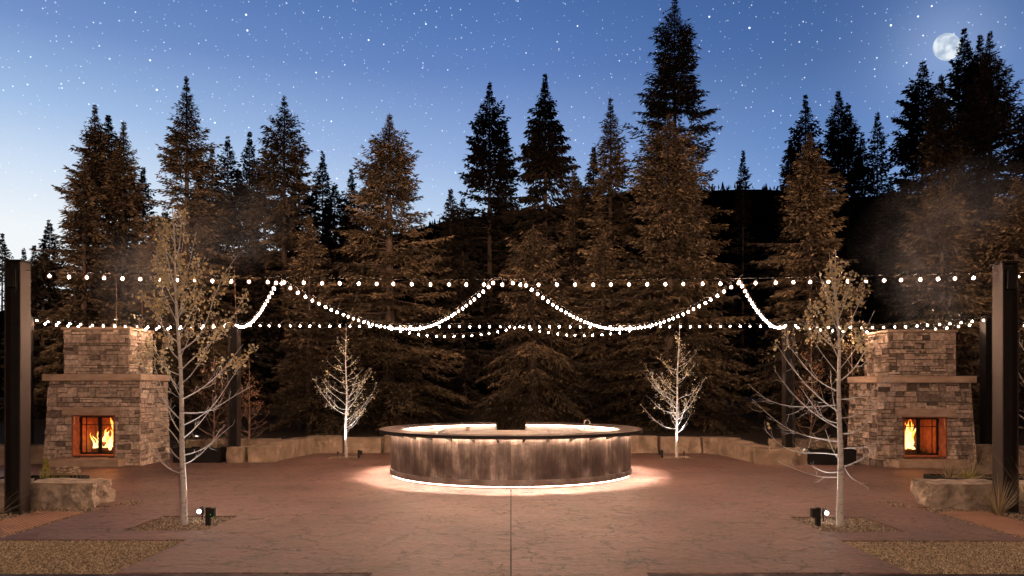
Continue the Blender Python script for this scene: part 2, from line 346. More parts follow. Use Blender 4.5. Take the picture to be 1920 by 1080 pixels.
holes = [(-14.5, 8.1, -4.29, 9.86), (4.33, 8.1, 14.5, 9.80), (-5.45, 10.5, -4.29, 11.7), (4.33, 10.4, 5.5, 11.62),
         (-14.5, 8.1, -6.8, 12.7), (6.8, 8.1, 14.5, 12.6), (-.008, 6.9, .008, 14.75),
         (-14.5, 6.9, -1.5, 8.1), (1.47, 6.9, 14.5, 8.1),
         (-5.25, 21.35, -4.35, 22.1), (4.35, 21.35, 5.25, 22.1)]
xs = sorted({-14.5, 14.5} | {v for h in holes for v in (h[0], h[2])}); ys = sorted({6.9, 23.1} | {v for h in holes for v in (h[1], h[3])})
keep = lambda i, j: 0 <= i < len(xs)-1 and 0 <= j < len(ys)-1 and not any(h[0] < (xs[i]+xs[i+1])/2 < h[2] and h[1] < (ys[j]+ys[j+1])/2 < h[3] for h in holes)
g = Geo()
for i in range(len(xs)-1):
    for j in range(len(ys)-1):
        if not keep(i, j): continue
        x0, x1, y0, y1 = xs[i], xs[i+1], ys[j], ys[j+1]
        g.add([(x0, y0, 0), (x1, y0, 0), (x1, y1, 0), (x0, y1, 0)], [(0, 1, 2, 3)])
        for di, dj, a, b in ((-1, 0, (x0, y1), (x0, y0)), (1, 0, (x1, y0), (x1, y1)), (0, -1, (x0, y0), (x1, y0)), (0, 1, (x1, y1), (x0, y1))):
            if not keep(i+di, j+dj): g.add([(*a, -.12), (*b, -.12), (*b, 0), (*a, 0)], [(0, 1, 2, 3)])
tag(g.build('patio', m_patio), kind='structure')

def chips(name, rects, z, n, size, m, flat=.5):
    """thousands of small irregular pebbles or clippings lying in one bed"""
    area = sum((r[2]-r[0])*(r[3]-r[1]) for r in rects); g = Geo()
    base = np.array([(1, 0, 0), (0, 1, 0), (-1, 0, 0), (0, -1, 0), (0, 0, 1)], float)
    Fb = np.array([(0, 1, 4), (1, 2, 4), (2, 3, 4), (3, 0, 4)])
    for r in rects:
        k = int(n*(r[2]-r[0])*(r[3]-r[1])/area)
        c = np.stack([rng.uniform(r[0], r[2], k), rng.uniform(r[1], r[3], k), np.full(k, z)], -1)
        a = rng.uniform(0, 2*PI, k); s = rng.uniform(.5, 1.3, (k, 1, 1))*size
        B = base[None]*np.stack([np.ones(k), rng.uniform(.45, 1, k), rng.uniform(flat*.6, flat*1.6, k)], -1)[:, None]
        B = B + rng.normal(0, .18, B.shape)
        ca, sa = np.cos(a)[:, None], np.sin(a)[:, None]
        X = B[..., 0]*ca - B[..., 1]*sa; Y = B[..., 0]*sa + B[..., 1]*ca
        Vv = np.stack([X, Y, B[..., 2]], -1)*s + c[:, None]
        F = (np.arange(k)[:, None, None]*5 + Fb[None]).reshape(-1, 3)
        g.add(Vv.reshape(-1, 3), F, np.repeat(rng.random(k), 4))
    return tag(g.build(name, m), kind='stuff')
def sheet(name, r, z, m):
    g = Geo(); g.add([(r[0], r[1], z), (r[2], r[1], z), (r[2], r[3], z), (r[0], r[3], z)], [(0, 1, 2, 3)])
    return tag(g.build(name, m), kind='structure')
LT = (-6.79, 8.11, -4.30, 9.85); RT = (4.34, 8.11, 6.79, 9.79)
sheet('turf_base', LT, -.022, m_turf); sheet('turf_base', RT, -.022, m_turf)
chips('turf', [LT], -.018, 26000, .014, m_chip, .8); chips('turf', [RT], -.018, 26000, .014, m_chip, .8)
WELLS = [(-5.44, 10.51, -4.30, 11.69), (4.34, 10.41, 5.49, 11.61), (-5.24, 21.36, -4.36, 22.09), (4.36, 21.36, 5.24, 22.09)]
for w in WELLS:
    chips('gravel', [w], -.03, 3800, .024, m_pebble, .7)
chips('gravel', [(-6.79, 12.15, -6.35, 12.69)], -.02, 10, .03, m_pebble, .6)
chips('gravel', [(-6.95, 9, -6.8, 12.7), (-8.8, 8.6, -7.75, 12.7), (-7.75, 12.2, -6.8, 12.7)], -.025, 5200, .02, m_pebble, .6)
chips('gravel', [(6.8, 9, 6.95, 12.6), (7.75, 8.6, 8.8, 12.6), (6.8, 12.2, 7.75, 12.6)], -.025, 5200, .02, m_pebble, .6)
chips('gravel', [(-6.75, 12.72, -6.45, 13.2)], .006, 260, .022, m_pebble, .6)
chips('gravel', [(6.45, 12.5, 6.75, 13.1)], .006, 260, .022, m_pebble, .6)

def ridge(x):
    return float(np.interp(x, [-500, -250, -180, -120, -60, -35, 0, 60, 110, 180, 500], [30, 40, 56, 76, 86, 91, 96, 108, 110, 107, 100]))
hx = np.linspace(-500, 500, 90); hy = np.array([75, 120, 180, 240, 300, 350, 390, 410, 440, 520])
def hz(x, y):
    f = np.interp(y, [75, 240, 400, 520], [0.0, .42, 1, .7])
    return ridge(x)*f + 3*noise.noise(Vector((x*.02, y*.02, 0)))*f
g = Geo(); V = [(x, y, hz(x, y)) for y in hy for x in hx]; nx = len(hx)
g.add(V, [(j*nx+i, j*nx+i+1, (j+1)*nx+i+1, (j+1)*nx+i) for j in range(len(hy)-1) for i in range(nx-1)])
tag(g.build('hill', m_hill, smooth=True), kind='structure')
g = Geo()
for k in range(2600):
    x = rng.uniform(-260, 330); y = rng.uniform(300, 408); z = hz(x, y)-.5; h = rng.uniform(1.2, 3.6)*(1.5 if rng.random() < .06 else 1); r = h*rng.uniform(.16, .3)
    g.lathe([(r, z), (r*.55, z+h*.35), (r*.65, z+h*.38), (r*.3, z+h*.68), (r*.38, z+h*.7), (.02, z+h)], x, y, 5)
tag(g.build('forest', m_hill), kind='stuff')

# dark steel strips that close the patio towards the terrace steps
for x0, x1, lab in ((-9, -1.5, 'dark steel edge strip along the front of the patio, below the left dry turf'), (1.47, 9, 'dark steel edge strip along the front of the patio, below the right dry turf')):
    g = Geo(); g.box(x0, 6.9, -.1, x1, 8.085, -.012); o = g.build('edge_strip', m_black); tag(o, lab, 'edge strip')
# ribbed tan walkway strips
def ribbed_material():
    m = mat('ribbed_tan_composite', [(.3, (.32, .17, .11)), (.7, (.42, .24, .16))], scale=3, rough=.7); t = m.node_tree; b = t.nodes['Principled BSDF']
    tcn = nd(t, 'ShaderNodeTexCoord'); w = nd(t, 'ShaderNodeTexWave'); w.bands_direction = 'DIAGONAL'; w.inputs['Scale'].default_value = 9; t.links.new(tcn.outputs['Object'], w.inputs['Vector'])
    bp = nd(t, 'ShaderNodeBump'); bp.inputs['Strength'].default_value = .9; bp.inputs['Distance'].default_value = .012; t.links.new(w.outputs['Fac'], bp.inputs['Height']); t.links.new(bp.outputs[0], b.inputs['Normal']); return m
m_rib = ribbed_material()
for s, lab in ((-1, 'ribbed tan walkway strip in the lower left corner, beside the left boulder'), (1, 'ribbed tan walkway strip in the lower right corner, beside the right boulder')):
    x0, x1 = sorted((s*6.96, s*7.72)); g = Geo(); g.box(x0, 8.4, -.06, x1, 12.15, -.004); tag(g.build('walkway_strip', m_rib), lab, 'walkway strip')

# ------------------------------------------------------------------ round bar
BX, BY = 0.0, 17.6
t0 = thing('round_bar', (BX, BY, 0), 'big round bar of streaked metal with a dark countertop, glowing at its foot and rim', 'bar')
GA = .150; A0, A1 = GA, 2*PI-GA
g = Geo(); g.sector(BX, BY, 2.79-.02, 2.79, .172, 1.0, A0, A1, 160)
for a in np.linspace(A0+.05, A1-.05, 46):
    for z in (.26, .5, .8):
        if z != .5 and int(a*10) % 3: continue
        x, y = BX+2.79*math.sin(a), BY+2.79*math.cos(a)
        g.tube([(x, y, z), (x+.006*math.sin(a), y+.006*math.cos(a), z)], .008, 6)
drum = g.build('drum', m_drum, t0, smooth=False)
g = Geo(); g.sector(BX, BY, 2.76, 2.816, .058, .175, A0, A1, 160)
for a in np.linspace(A0+.02, A1-.02, 90):
    x, y = BX+2.816*math.sin(a), BY+2.816*math.cos(a); g.tube([(x, y, .13), (x+.005*math.sin(a), y+.005*math.cos(a), .13)], .007, 6)
g.build('kick_band', mat('kick_steel', [(.3, (.13, .10, .088)), (.7, (.22, .175, .155))], scale=6, rough=.5, metal=.4), t0)
g = Geo(); g.sector(BX, BY, 2.54, 2.60, 0, .06, A0, A1, 120); g.build('plinth', m_black, t0)
g = Geo(); g.sector(BX, BY, 2.58, 3.06, 1.035, 1.07, A0-.004, A1+.004, 180); g.sector(BX, BY, 2.585, 3.055, 1.02, 1.0345, A0, A1, 180); g.build('countertop', m_counter, t0)
g = Geo(); g.sector(BX, BY, 3.0605, 3.066, .998, 1.068, A0, A1, 180); g.build('fascia', m_black, t0)
g = Geo(); g.sector(BX, BY, 2.745, 2.768, .06, 1.018, A0, A1, 160); g.build('inner_wall', m_stainless, t0)
for s in (1, -1):
    a = s*GA; x, y = BX+2.78*math.sin(a), BY+2.78*math.cos(a)
    g = Geo(); g.box(x-.03 if s > 0 else x-.0, y-.2, .06, x if s > 0 else x+.03, y+.02, 1.015); g.build('end_panel', m_stainless, t0)
g = Geo(); g.sector(BX, BY, 2.855, 2.87, 1.004, 1.018, A0+.01, A1-.01, 120); g.build('light_strip', m_led, t0)
g = Geo(); g.sector(BX, BY, 2.70, 2.715, 1.0, 1.012, A0+.0, A1-.0, 120); g.build('light_strip', m_led_in, t0)
g = Geo(); g.sector(BX, BY, 2.764, 2.778, .030, .042, A0+.01, A1-.01, 120); g.build('light_strip', m_led_floor, t0)
for k in range(34):
    a = A0+.06+k*(A1-A0-.12)/33; sn, cs = math.sin(a), math.cos(a); g = Geo()
    p = lambda r, w, z: (BX+r*sn+w*cs, BY+r*cs-w*sn, z)
    w = .018
    g.add([p(2.795, -w, .93), p(2.795, w, .93), p(2.795, w, 1.018), p(2.795, -w, 1.018), p(3.02, -w, .992), p(3.02, w, .992), p(3.02, w, 1.018), p(3.02, -w, 1.018)],
          [(0, 3, 2, 1), (4, 5, 6, 7), (0, 1, 5, 4), (3, 7, 6, 2), (0, 4, 7, 3), (1, 2, 6, 5)]); g.build('bracket', m_black, t0)
# side counters inside the bar
for s in (-1, 1):
    aa = np.linspace(-math.acos(1.74/2.735), math.acos(1.74/2.735), 24)
    P = [(s*2.735*math.cos(a), BY+2.735*math.sin(a)) for a in aa]; n = len(P)
    V = [(x, y, .90) for x, y in P]+[(x, y, .94) for x, y in P]
    g = Geo(); g.add(V, [(i, (i+1) % n, n+(i+1) % n, n+i) for i in range(n)]); g.add(V[n:], [list(range(n))]); g.add(V[:n], [list(range(n))[::-1]])
    g.build('side_counter', m_stainless, t0)
g = Geo(); pth = [(1.95, 19.1, .9+.3*math.sin(q)) if False else (1.95+.07*math.cos(q), 19.1, 1.12+.07*math.sin(q)) for q in np.linspace(-.5, PI, 12)]
pth += [(1.88, 19.1, .94)]; g.tube(pth, .012, 8); g.box(1.84, 19.06, .941, 1.92, 19.14, .96); g.build('tap', m_stainless, t0)
for x, y in ((-1.15, 20.05), (-2.0, 19.35), (2.1, 19.3)):
    a = math.atan2(x, y-BY); px, py = 2.735*math.sin(a), BY+2.735*math.cos(a)
    g = Geo(); g.box(px-.05, py-.05, .86, px+.05, py-.01, .98); g.build('outlet_box', m_slab, t0)
g = Geo(); g.sector(BX, BY, 0, 2.5, .001, .004, 0, 2*PI, 60); g.build('floor_mat', m_black, t0)
for k in range(26):  # added spots under the counter rim, making the pool of light on the floor
    a = A0+.1+k*(A1-A0-.2)/25; x, y = BX+2.985*math.sin(a), BY+2.985*math.cos(a)
    lo = lamp('added_pool_spot', 'SPOT', (x, y, .99), 330, (1, .76, .60), .03, (x+.22*math.sin(a), y+.22*math.cos(a), 0), 60, .8); lo.parent = t0; lo.location = (x-BX, y-BY, .99)
wt = thing('work_table', (0, 17.9, 0), 'pale metal work table standing inside the round bar', 'table')
g = Geo(); g.box(-1.0, 16.9, .92, .88, 18.7, .955); g.build('table_top', m_stainless, wt)
for x in (-.95, .79):
    for y in (17.0, 18.6): g = Geo(); g.box(x-.03, y-.03, 0.005, x+.03, y+.03, .919); g.build('leg', m_stainless, wt)

# ------------------------------------------------------------------ steel posts
def post(name, x, y, z0, z1, label, w=.26, d=.26, box=True, ms=None):
    ms = ms or m_steel
    t = thing(name, (x, y, z0), label, 'post', 'steel posts that carry the string lights')
    tf = .024; s = 1 if x < 0 else -1
    for q in (-1, 1): g = Geo(); xc = x+q*(w/2-tf/2); g.box(xc-tf/2, y-d/2, z0, xc+tf/2, y+d/2, z1); g.build('flange', ms, t)
    g = Geo(); g.box(x-w/2+tf+.001, y-.01, z0, x+w/2-tf-.001, y+.012, z1-.01); g.build('web', m_black, t)
    g = Geo(); g.box(x-w/2-.02, y-d/2-.02, z1+.001, x+w/2+.02, y+d/2+.02, z1+.03); g.build('cap_plate', m_black, t)
    g = Geo(); g.box(x-w/2-.05, y-d/2-.05, z0-.02, x+w/2+.05, y+d/2+.05, z0+.015); g.build('base_plate', m_black, t)
    if box:
        g = Geo(); g.box(x-.07, y-d/2-.04, z1-.42, x+.07, y-.02, z1-.1); g.box(x-.05, y-d/2-.05, z1-.40, x+.05, y-d/2-.041, z1-.2); g.build('floodlight_housing', m_black, t)
        g = Geo(); g.tube([(x+.08, y-d/2, z1-.1), (x+.095, y-d/2-.02, z1-.4), (x+.06, y-d/2-.03, z1-.52), (x, y-d/2-.03, z1-.45)], .006, 5); g.build('cable', m_black, t)
    return t
post('steel_post', -8.06, 12.2, -.03, 4.05, 'tall dark steel post at the left edge, in front of the left boulder')
post('steel_post', 8.08, 12.2, -.03, 4.02, 'tall dark steel post at the right edge, in front of the right boulder')
post('steel_post', -7.50, 20.25, .0, 3.80, 'dark steel post left of the bar rising from the end of the low stone wall', box=False)
post('steel_post', 7.52, 20.25, .0, 3.78, 'dark steel post right of the bar rising behind the right tree', box=False)
post('steel_post', -13.06, 20.1, .0, 3.9, 'far steel post half hidden behind the left edge post', box=False, ms=m_black)
post('steel_post', 12.83, 20.1, .0, 3.9, 'far steel post half hidden behind the right edge post', box=False, ms=m_black)

# ------------------------------------------------------------------ string lights
gb = Geo(); gb.lathe([(.003, -.014), (.013, -.022), (.018, -.037), (.015, -.051), (.002, -.058)], n=8, rnd=0)
gb.lathe([(.006, .0), (.016, -.004), (.03, -.016), (.037, -.036), (.032, -.056), (.018, -.070), (.002, -.076)], n=10, rnd=1)
bulb0 = gb.build('bulb', m_bulb, smooth=True); bulb_me = bulb0.data; bpy.data.objects.remove(bulb0)
def hang(a, b, sag, n=40):
    a, b = np.array(a, float), np.array(b, float); u = np.linspace(0, 1, n)[:, None]
    p = a+(b-a)*u; p[:, 2] -= 4*sag*(u*(1-u))[:, 0]; return p
def light_string(pieces, spacing, label, skip=.3, seed=0):
    rs = random.Random(seed); P = np.concatenate([p if i == 0 else p[1:] for i, p in enumerate(pieces)])
    t = thing('string_lights', tuple(P[0]), label, 'string lights', 'strings of round lit bulbs over the patio')
    L = np.concatenate([[0], np.cumsum(np.linalg.norm(np.diff(P, axis=0), axis=1))])
    g = Geo(); g.tube(P, .006, 5)
    ds = np.arange(skip, L[-1]-.1, spacing); ds = ds + np.array([rs.uniform(-.015, .015) for _ in ds])
    pts = np.stack([np.interp(ds, L, P[:, k]) for k in range(3)], -1)
    for p in pts: g.tube([p+(0, 0, .004), p-(0, 0, .052)], [.012, .014], 6)
    g.build('cable', m_black, t)
    for p in pts:
        b = bpy.data.objects.new('bulb', bulb_me); COL.objects.link(b); b.parent = t
        b.location = (p[0]-P[0][0], p[1]-P[0][1], p[2]-.048-P[0][2]); b.rotation_euler = (rs.uniform(-.15, .15), rs.uniform(-.15, .15), rs.uniform(0, 6))
    return t
NA = 12.2
light_string([hang((-7.93, NA, 3.93), (7.95, NA, 3.90), .14, 60)], .296, 'near string of lights crossing the whole patio between the two edge posts', .4, 1)
light_string([hang((-7.4, 20.15, 3.78), (7.42, 20.15, 3.76), .03, 60)], .270, 'straight far string of lights between the two posts beside the bar', .35, 2)
def wire_z(x): u = (x+7.93)/15.88; return 3.93+(3.90-3.93)*u-4*.14*u*(1-u)
P1 = (-2.75, 20.3, 3.70); P2 = (3.0, 20.3, 3.70)
a1 = (-3.80, NA-.05, wire_z(-3.8)+.02); a2 = (-.30, NA-.05, wire_z(-.3)+.02); a3 = (.20, NA-.05, wire_z(.2)+.02); a4 = (3.72, NA-.05, wire_z(3.72)+.02)
light_string([hang((-7.42, 20.1, 3.80), a1, .32), hang(a1, P1, .22), hang(P1, a2, .22)], .32, 'swagged string of lights rising from the left far post, then dipping left of centre', .3, 3)
light_string([hang(a2, a3, .0, 6), hang(a3, P2, .22), hang(P2, a4, .22), hang(a4, (7.42, 20.1, 3.78), .32)], .32, 'swagged string of lights peaking above the bar and running down to the right far post', .02, 4)
light_string([hang((-3.4, 20.6, 3.74), (.25, 21.2, 3.84), .26), hang((.25, 21.2, 3.84), (3.6, 20.6, 3.74), .23)], .25, 'lowest string of lights sagging twice above the bar, below the straight far string', .1, 5)
light_string([hang((-12.9, 19.9, 3.92), (-7.6, 20.2, 3.80), .13)], .29, 'upper of the two strings of lights above the left fireplace', .25, 6)
light_string([hang((-12.9, 20.5, 3.86), (-7.6, 20.4, 3.79), .12)], .31, 'lower of the two strings of lights above the left fireplace', .12, 7)
light_string([hang((7.6, 20.2, 3.78), (12.85, 19.9, 3.93), .13)], .29, 'upper of the two strings of lights above the right fireplace', .1, 8)
light_string([hang((7.6, 20.4, 3.77), (12.85, 20.3, 3.86), .20)], .31, 'lower of the two strings of lights above the right fireplace', .25, 9)
light_string([hang((8.2, NA, 3.92), (12.0, NA+1.5, 3.95), .08)], .296, 'string of lights leaving the right edge post towards the right', .12, 10)
light_string([hang((12.95, 20.1, 3.92), (17, 19, 4.1), .35)], .29, 'string of lights beyond the right edge post at the edge of the photo', .2, 11)
light_string([hang((-8.2, NA, 3.92), (-12.0, NA+1.5, 3.95), .08)], .296, 'string of lights leaving the left edge post towards the left', .35, 12)

# ------------------------------------------------------------------ stone blocks and boulders
def rock(g, c, size, rot=0, rough=.03, seed=0, n=12, taper=0, crag=0):
    """one rough-hewn block: a subdivided box pushed about by noise"""
    u = np.linspace(-1, 1, n); A, B = np.meshgrid(u, u, indexing='ij'); a, b = A.ravel(), B.ravel(); o = np.ones_like(a)
    faces = [(o, a, b), (-o, b, a), (b, o, a), (a, -o, b), (a, b, o), (b, a, -o)]
    idx = np.arange(n*n).reshape(n, n); F0 = np.stack([idx[:-1, :-1], idx[1:, :-1], idx[1:, 1:], idx[:-1, 1:]], -1).reshape(-1, 4)
    sx, sy, sz = np.array(size)/2; cr, sr = math.cos(rot), math.sin(rot); rv = random.Random(seed).random()
    for fx, fy, fz in faces:
        P = np.stack([fx, fy, fz], -1)
        e = np.sort(np.abs(P), axis=1); edge = np.clip((e[:, 1]-.86)/.14, 0, 1)   # pull in the arrises
        P = P*(1-.018*edge[:, None])
        q = P*np.array([sx, sy, sz]); q[:, :2] *= (1-taper*(P[:, 2:3]+1)/2)
        d = np.array([noise.fractal(Vector((x*3+seed*7.1, y*3, z*3)), 1, 2, 4) for x, y, z in q])*rough
        if crag: d = d + np.array([abs(noise.noise(Vector((x*4+seed*3.3, y*4, z*3.2+9)))+.5*noise.noise(Vector((x*11+seed, y*11, z*9)))) for x, y, z in q])*-crag*(np.abs(P[:, 2]) < .95)
        nrm = P/np.linalg.norm(P, axis=1)[:, None]; nrm[:, 2] *= .3
        q = q+nrm*d[:, None]
        X = c[0]+q[:, 0]*cr-q[:, 1]*sr; Y = c[1]+q[:, 0]*sr+q[:, 1]*cr
        g.add(np.stack([X, Y, c[2]+q[:, 2]], -1), F0, rv)
    return g
def wall_run(label, blocks, first=0):
    t = thing('stone_wall', (blocks[0][0], blocks[0][1], 0), label, 'stone wall', 'low walls of big rough stone blocks')
    for i, (x, y, w, d, h, r) in enumerate(blocks):
        g = Geo(); rock(g, (x, y, h/2-.03), (w, d, h+.06), R(r), .04, first+i, 17, 0, .03); g.build('stone_block', m_block, t, smooth=False)
    return t
rs = random.Random(5)
bl = []; x = -6.35
while x < 6.2:
    w = rs.uniform(.85, 1.35); w = min(w, 6.4-x); bl.append((x+w/2, 23.3+rs.uniform(-.04, .04), w-.055, .55, .50+rs.uniform(-.03, .04), rs.uniform(-2, 2))); x += w
wall_run('long low wall of rough stone blocks behind the bar', bl, 10)
wall_run('low stone wall left of the bar turning back from the steel post towards the long wall',
         [(-7.40, 20.27, .42, .55, .42, 0), (-6.75, 20.42, .75, .6, .43, 8), (-6.62, 21.25, .95, .62, .46, 80), (-6.42, 22.35, 1.2, .6, .5, 80)], 40)
wall_run('low stone wall curving round on the right in front of the right far post',
         [(6.55, 22.85, .8, .6, .5, -35), (6.62, 21.95, 1.15, .6, .47, -83), (6.72, 20.85, 1.05, .62, .43, -84), (6.95, 19.75, 1.0, .62, .42, -12), (7.55, 19.7, .35, .55, .41, 0)], 60)
wall_run('low stone wall glimpsed behind the left steel post', [(-7.6, 22.2, 1.4, .5, .50, 5), (-8.9, 21.9, 1.1, .5, .5, 10)], 80)
wall_run('low stone wall between the right far post and the right fireplace', [(8.0, 21.4, 1.1, .5, .56, 0), (9.0, 21.5, 1.0, .5, .56, 0)], 90)
wall_run('low stone wall between the left edge post and the left fireplace', [(-12.6, 19.95, 1.0, .5, .5, 0), (-13.7, 19.8, 1.1, .5, .5, 0)], 100)
wall_run('low stone wall at the right edge beyond the right edge post', [(12.7, 19.6, 1.0, .5, .52, 0), (12.1, 15.6, 1.5, .6, .7, 10), (13.8, 19.4, 1.1, .5, .5, 0)], 110)
def boulder(c, size, rot, seed, label):
    g = Geo(); rock(g, c, size, R(rot), .06, seed, 40, .03, .17); return tag(g.build('boulder', m_boulder, smooth=False), label, 'boulder', 'rough stone seats beside the edge posts')
boulder((-7.66, 12.95, .17), (1.28, .72, .46), 0, 3, 'long flat topped boulder on the left with gravel at its foot')
boulder((-8.8, 12.95, .17), (.72, .7, .46), 4, 5, 'boulder half hidden behind the left edge post')
boulder((7.72, 12.85, .17), (1.32, .8, .46), -2, 8, 'pale flat topped boulder on the right in front of the planted yuccas')
boulder((9.1, 12.8, .16), (1.05, .8, .46), 6, 11, 'boulder right of the right edge post, cut by the photo edge')

# ------------------------------------------------------------------ fireplaces
def fireplace(cx, y0, s, label, seed, zs=1.0):
    """s=+1: left one (its inner side faces right); s=-1 mirrored"""
    rs = random.Random(seed)
    t = thing('stone_fireplace', (cx, y0, 0), label, 'fireplace', 'outdoor stone fireplaces')
    X = lambda x: cx+s*x                       # local x, mirrored for the right-hand fireplace
    W = 1.26; D = 1.6; H = 2.19*zs
    def faces(g, corners0, corners1, z0, z1, hole=None, course=(.06, .15)):
        # corners: list of 4 (x,y) at bottom / top; lay irregular coursed stones on each of the sides
        for k in range(4):
            a0, b0 = np.array(corners0[k]), np.array(corners0[(k+1) % 4]); a1, b1 = np.array(corners1[k]), np.array(corners1[(k+1) % 4])
            L = np.linalg.norm(b0-a0); nrm = np.array([(b0-a0)[1], -(b0-a0)[0]])/L
            if s < 0: nrm = -nrm
            z = z0
            while z < z1-.005:
                h = rs.choice([rs.uniform(*course), rs.uniform(.10, .2), rs.uniform(.16, .28)]); h = min(h, z1-z)
                if z1-z-h < .04: h = z1-z
                u = 0
                while u < L-.005:
                    w = rs.uniform(.10, .50) if h < .14 else rs.uniform(.14, .42); w = min(w, L-u)
                    if L-u-w < .08: w = L-u
                    rows = [(z, z+h)] if (h < .11 or rs.random() < .42) else [(z, z+h*rs.uniform(.3, .7)), None]
                    if len(rows) == 2: rows[1] = (rows[0][1], z+h)
                    for (za, zb) in rows:
                        uc0, uc1 = u, u+w
                        segs = [(uc0, uc1)]
                        if hole and k == hole[0] and zb > hole[3]+.01 and za < hole[4]-.01:
                            segs = []
                            if uc0 < hole[1]: segs.append((uc0, min(uc1, hole[1])))
                            if uc1 > hole[2]: segs.append((max(uc0, hole[2]), uc1))
                        for (ua, ub) in segs:
                            if ub-ua < .02: continue
                            j = lambda: rs.uniform(-.012, .012); gap = .006; out = rs.uniform(.0, .028)
                            def pt(uu, zz, o):
                                f = (zz-z0)/(z1-z0); p = (a0+(b0-a0)*uu/L)*(1-f)+(a1+(b1-a1)*uu/L)*f + nrm*o
                                return (X(p[0]), p[1], zz)
                            ua_, ub_, za_, zb_ = ua+gap+(j() if ua > .01 else -gap), ub-gap+(j() if ub < L-.01 else gap), za+gap+j()*.5, zb-gap+j()*.5
                            q = [(ua_, za_), (ub_, za_+j()*.6), (ub_, zb_), (ua_, zb_+j()*.6)]
                            inn = [pt(uu, zz, -.03) for uu, zz in q]; mid_u, mid_z = (ua_+ub_)/2, (za_+zb_)/2
                            o4 = [pt(uu+(mid_u-uu)*.03, zz+(mid_z-zz)*.06, out+rs.uniform(-.006, .006)) for uu, zz in q]
                            F = [(4, 5, 6, 7), (0, 1, 5, 4), (1, 2, 6, 5), (2, 3, 7, 6), (3, 0, 4, 7)]
                            if s < 0: F = [f[::-1] for f in F]
                            g.add(inn+o4, F, rs.random())
                    u += w
                z += h
    yr = lambda y: y0+y
    OX0, OX1, OZ0, OZ1 = -.52, .58, .24, 1.31*zs
    # body corners at foot and under the mantel (front-left, front-right, back-right, back-left) in local x
    c0 = [(-W, yr(0)), (W, yr(0)), (W+.02, yr(D)), (-W, yr(D))]; c1 = [(-W+.11, yr(.08)), (W-.06, yr(.08)), (W-.06, yr(D)), (-W+.11, yr(D))]
    g = Geo(); faces(g, c0, c1, 0, H, (0, OX0+W, OX1+W, OZ0, OZ1)); g.build('stonework', m_ledge, t)
    # core: mortar behind the stones, open at the firebox
    g = Geo(); xa, xb = sorted((X(-W+.13), X(OX0-.002))); e = .095
    def cbox(x0, x1, ya, yb, za, zb): a, b = sorted((X(x0), X(x1))); g.box(a, yr(ya), za, b, yr(yb), zb)
    cbox(-W+.12, OX0-.005, e, D-.02, .01, H-.005); cbox(OX1+.005, W-.075, e, D-.02, .01, H-.005); cbox(OX0-.004, OX1+.004, e, D-.02, OZ1+.005, H-.005); cbox(OX0-.004, OX1+.004, e, D-.02, .01, OZ0-.005); cbox(OX0-.004, OX1+.004, 1.1, D-.02, OZ0-.004, OZ1+.004)
    g.build('core', m_mortar, t)
    g = Geo(); th = .03
    cbox(OX0-.002, OX0+th, -.01, 1.08, OZ0, OZ1); cbox(OX1-th, OX1+.002, -.01, 1.08, OZ0, OZ1); cbox(OX0+th+.001, OX1-th-.001, .02, 1.08, OZ0-.003, OZ0+.025); cbox(OX0+th+.001, OX1-th-.001, .02, 1.08, OZ1-.03, OZ1); cbox(OX0+th+.001, OX1-th-.001, 1.04, 1.08, OZ0+.026, OZ1-.031)
    g.build('firebox', m_firebrick, t)
    def slab(name, x0, x1, ya, yb, za, zb, sd, m=m_slab, par=t, rg=.008):
        a, b = sorted((X(x0), X(x1))); gg = Geo(); rock(gg, ((a+b)/2, yr((ya+yb)/2), (za+zb)/2), (b-a, yb-ya, zb-za), 0, rg, sd, 14); return gg.build(name, m, par, smooth=False)
    slab('lintel', -.73, .77, -.07, .06, OZ1+.002, OZ1+.20, seed+1); slab('hearth', -.92, .88, -.36, .08, 0, .20, seed+2)
    slab('mantel', -W-.02, W+.04, -.06, D+.03, H+.002, H+.18, seed+3)
    ch = Geo(); zc0, zc1 = H+.185, 3.53*zs
    cc = [(-.93, yr(.35)), (.78, yr(.35)), (.80, yr(D-.03)), (-.93, yr(D-.03))]; faces(ch, cc, cc, zc0, zc1); cho = ch.build('chimney', m_ledge, t)
    a, b = sorted((X(-.90), X(.75))); g2 = Geo(); g2.box(a, yr(.38), zc0, b, yr(D-.06), zc1-.01); g2.build('core', m_mortar, cho)
    slab('cap', -1.0, .85, .28, D+.04, zc1+.002, zc1+.075, seed+4, par=cho)
    # glass doors, one hinged leaf each side
    yd = .32
    for q, (xa, xb) in enumerate(((OX0+.035, .028), (.034, OX1-.035))):
        f = Geo(); fw = .045
        def fb(x0, x1, za, zb, dy=0): a_, b_ = sorted((X(x0), X(x1))); f.box(a_, yr(yd)+dy, za, b_, yr(yd+.03)-dy, zb)
        zb0, zb1 = OZ0+.035, OZ1-.035
        fb(xa, xa+fw, zb0, zb1); fb(xb-fw, xb, zb0, zb1); fb(xa+fw+.001, xb-fw-.001, zb0, zb0+fw); fb(xa+fw+.001, xb-fw-.001, zb1-fw, zb1)
        fb(xa+fw+.001, xb-fw-.001, zb1-.24, zb1-.222, .006)
        xm = xa+(xb-xa)*(.30 if q == 0 else .70); fb(xm-.008, xm+.008, zb0+fw+.001, zb1-.2405, .004); fb(xm-.008, xm+.008, zb1-.2215, zb1-fw-.001, .004)
        leaf = f.build('door', m_black, t)
        pg = Geo(); a_, b_ = sorted((X(xa+.02), X(xb-.02))); pg.box(a_, yr(yd+.013), zb0+.02, b_, yr(yd+.017), zb1-.02); pg.build('pane', m_glass, leaf)
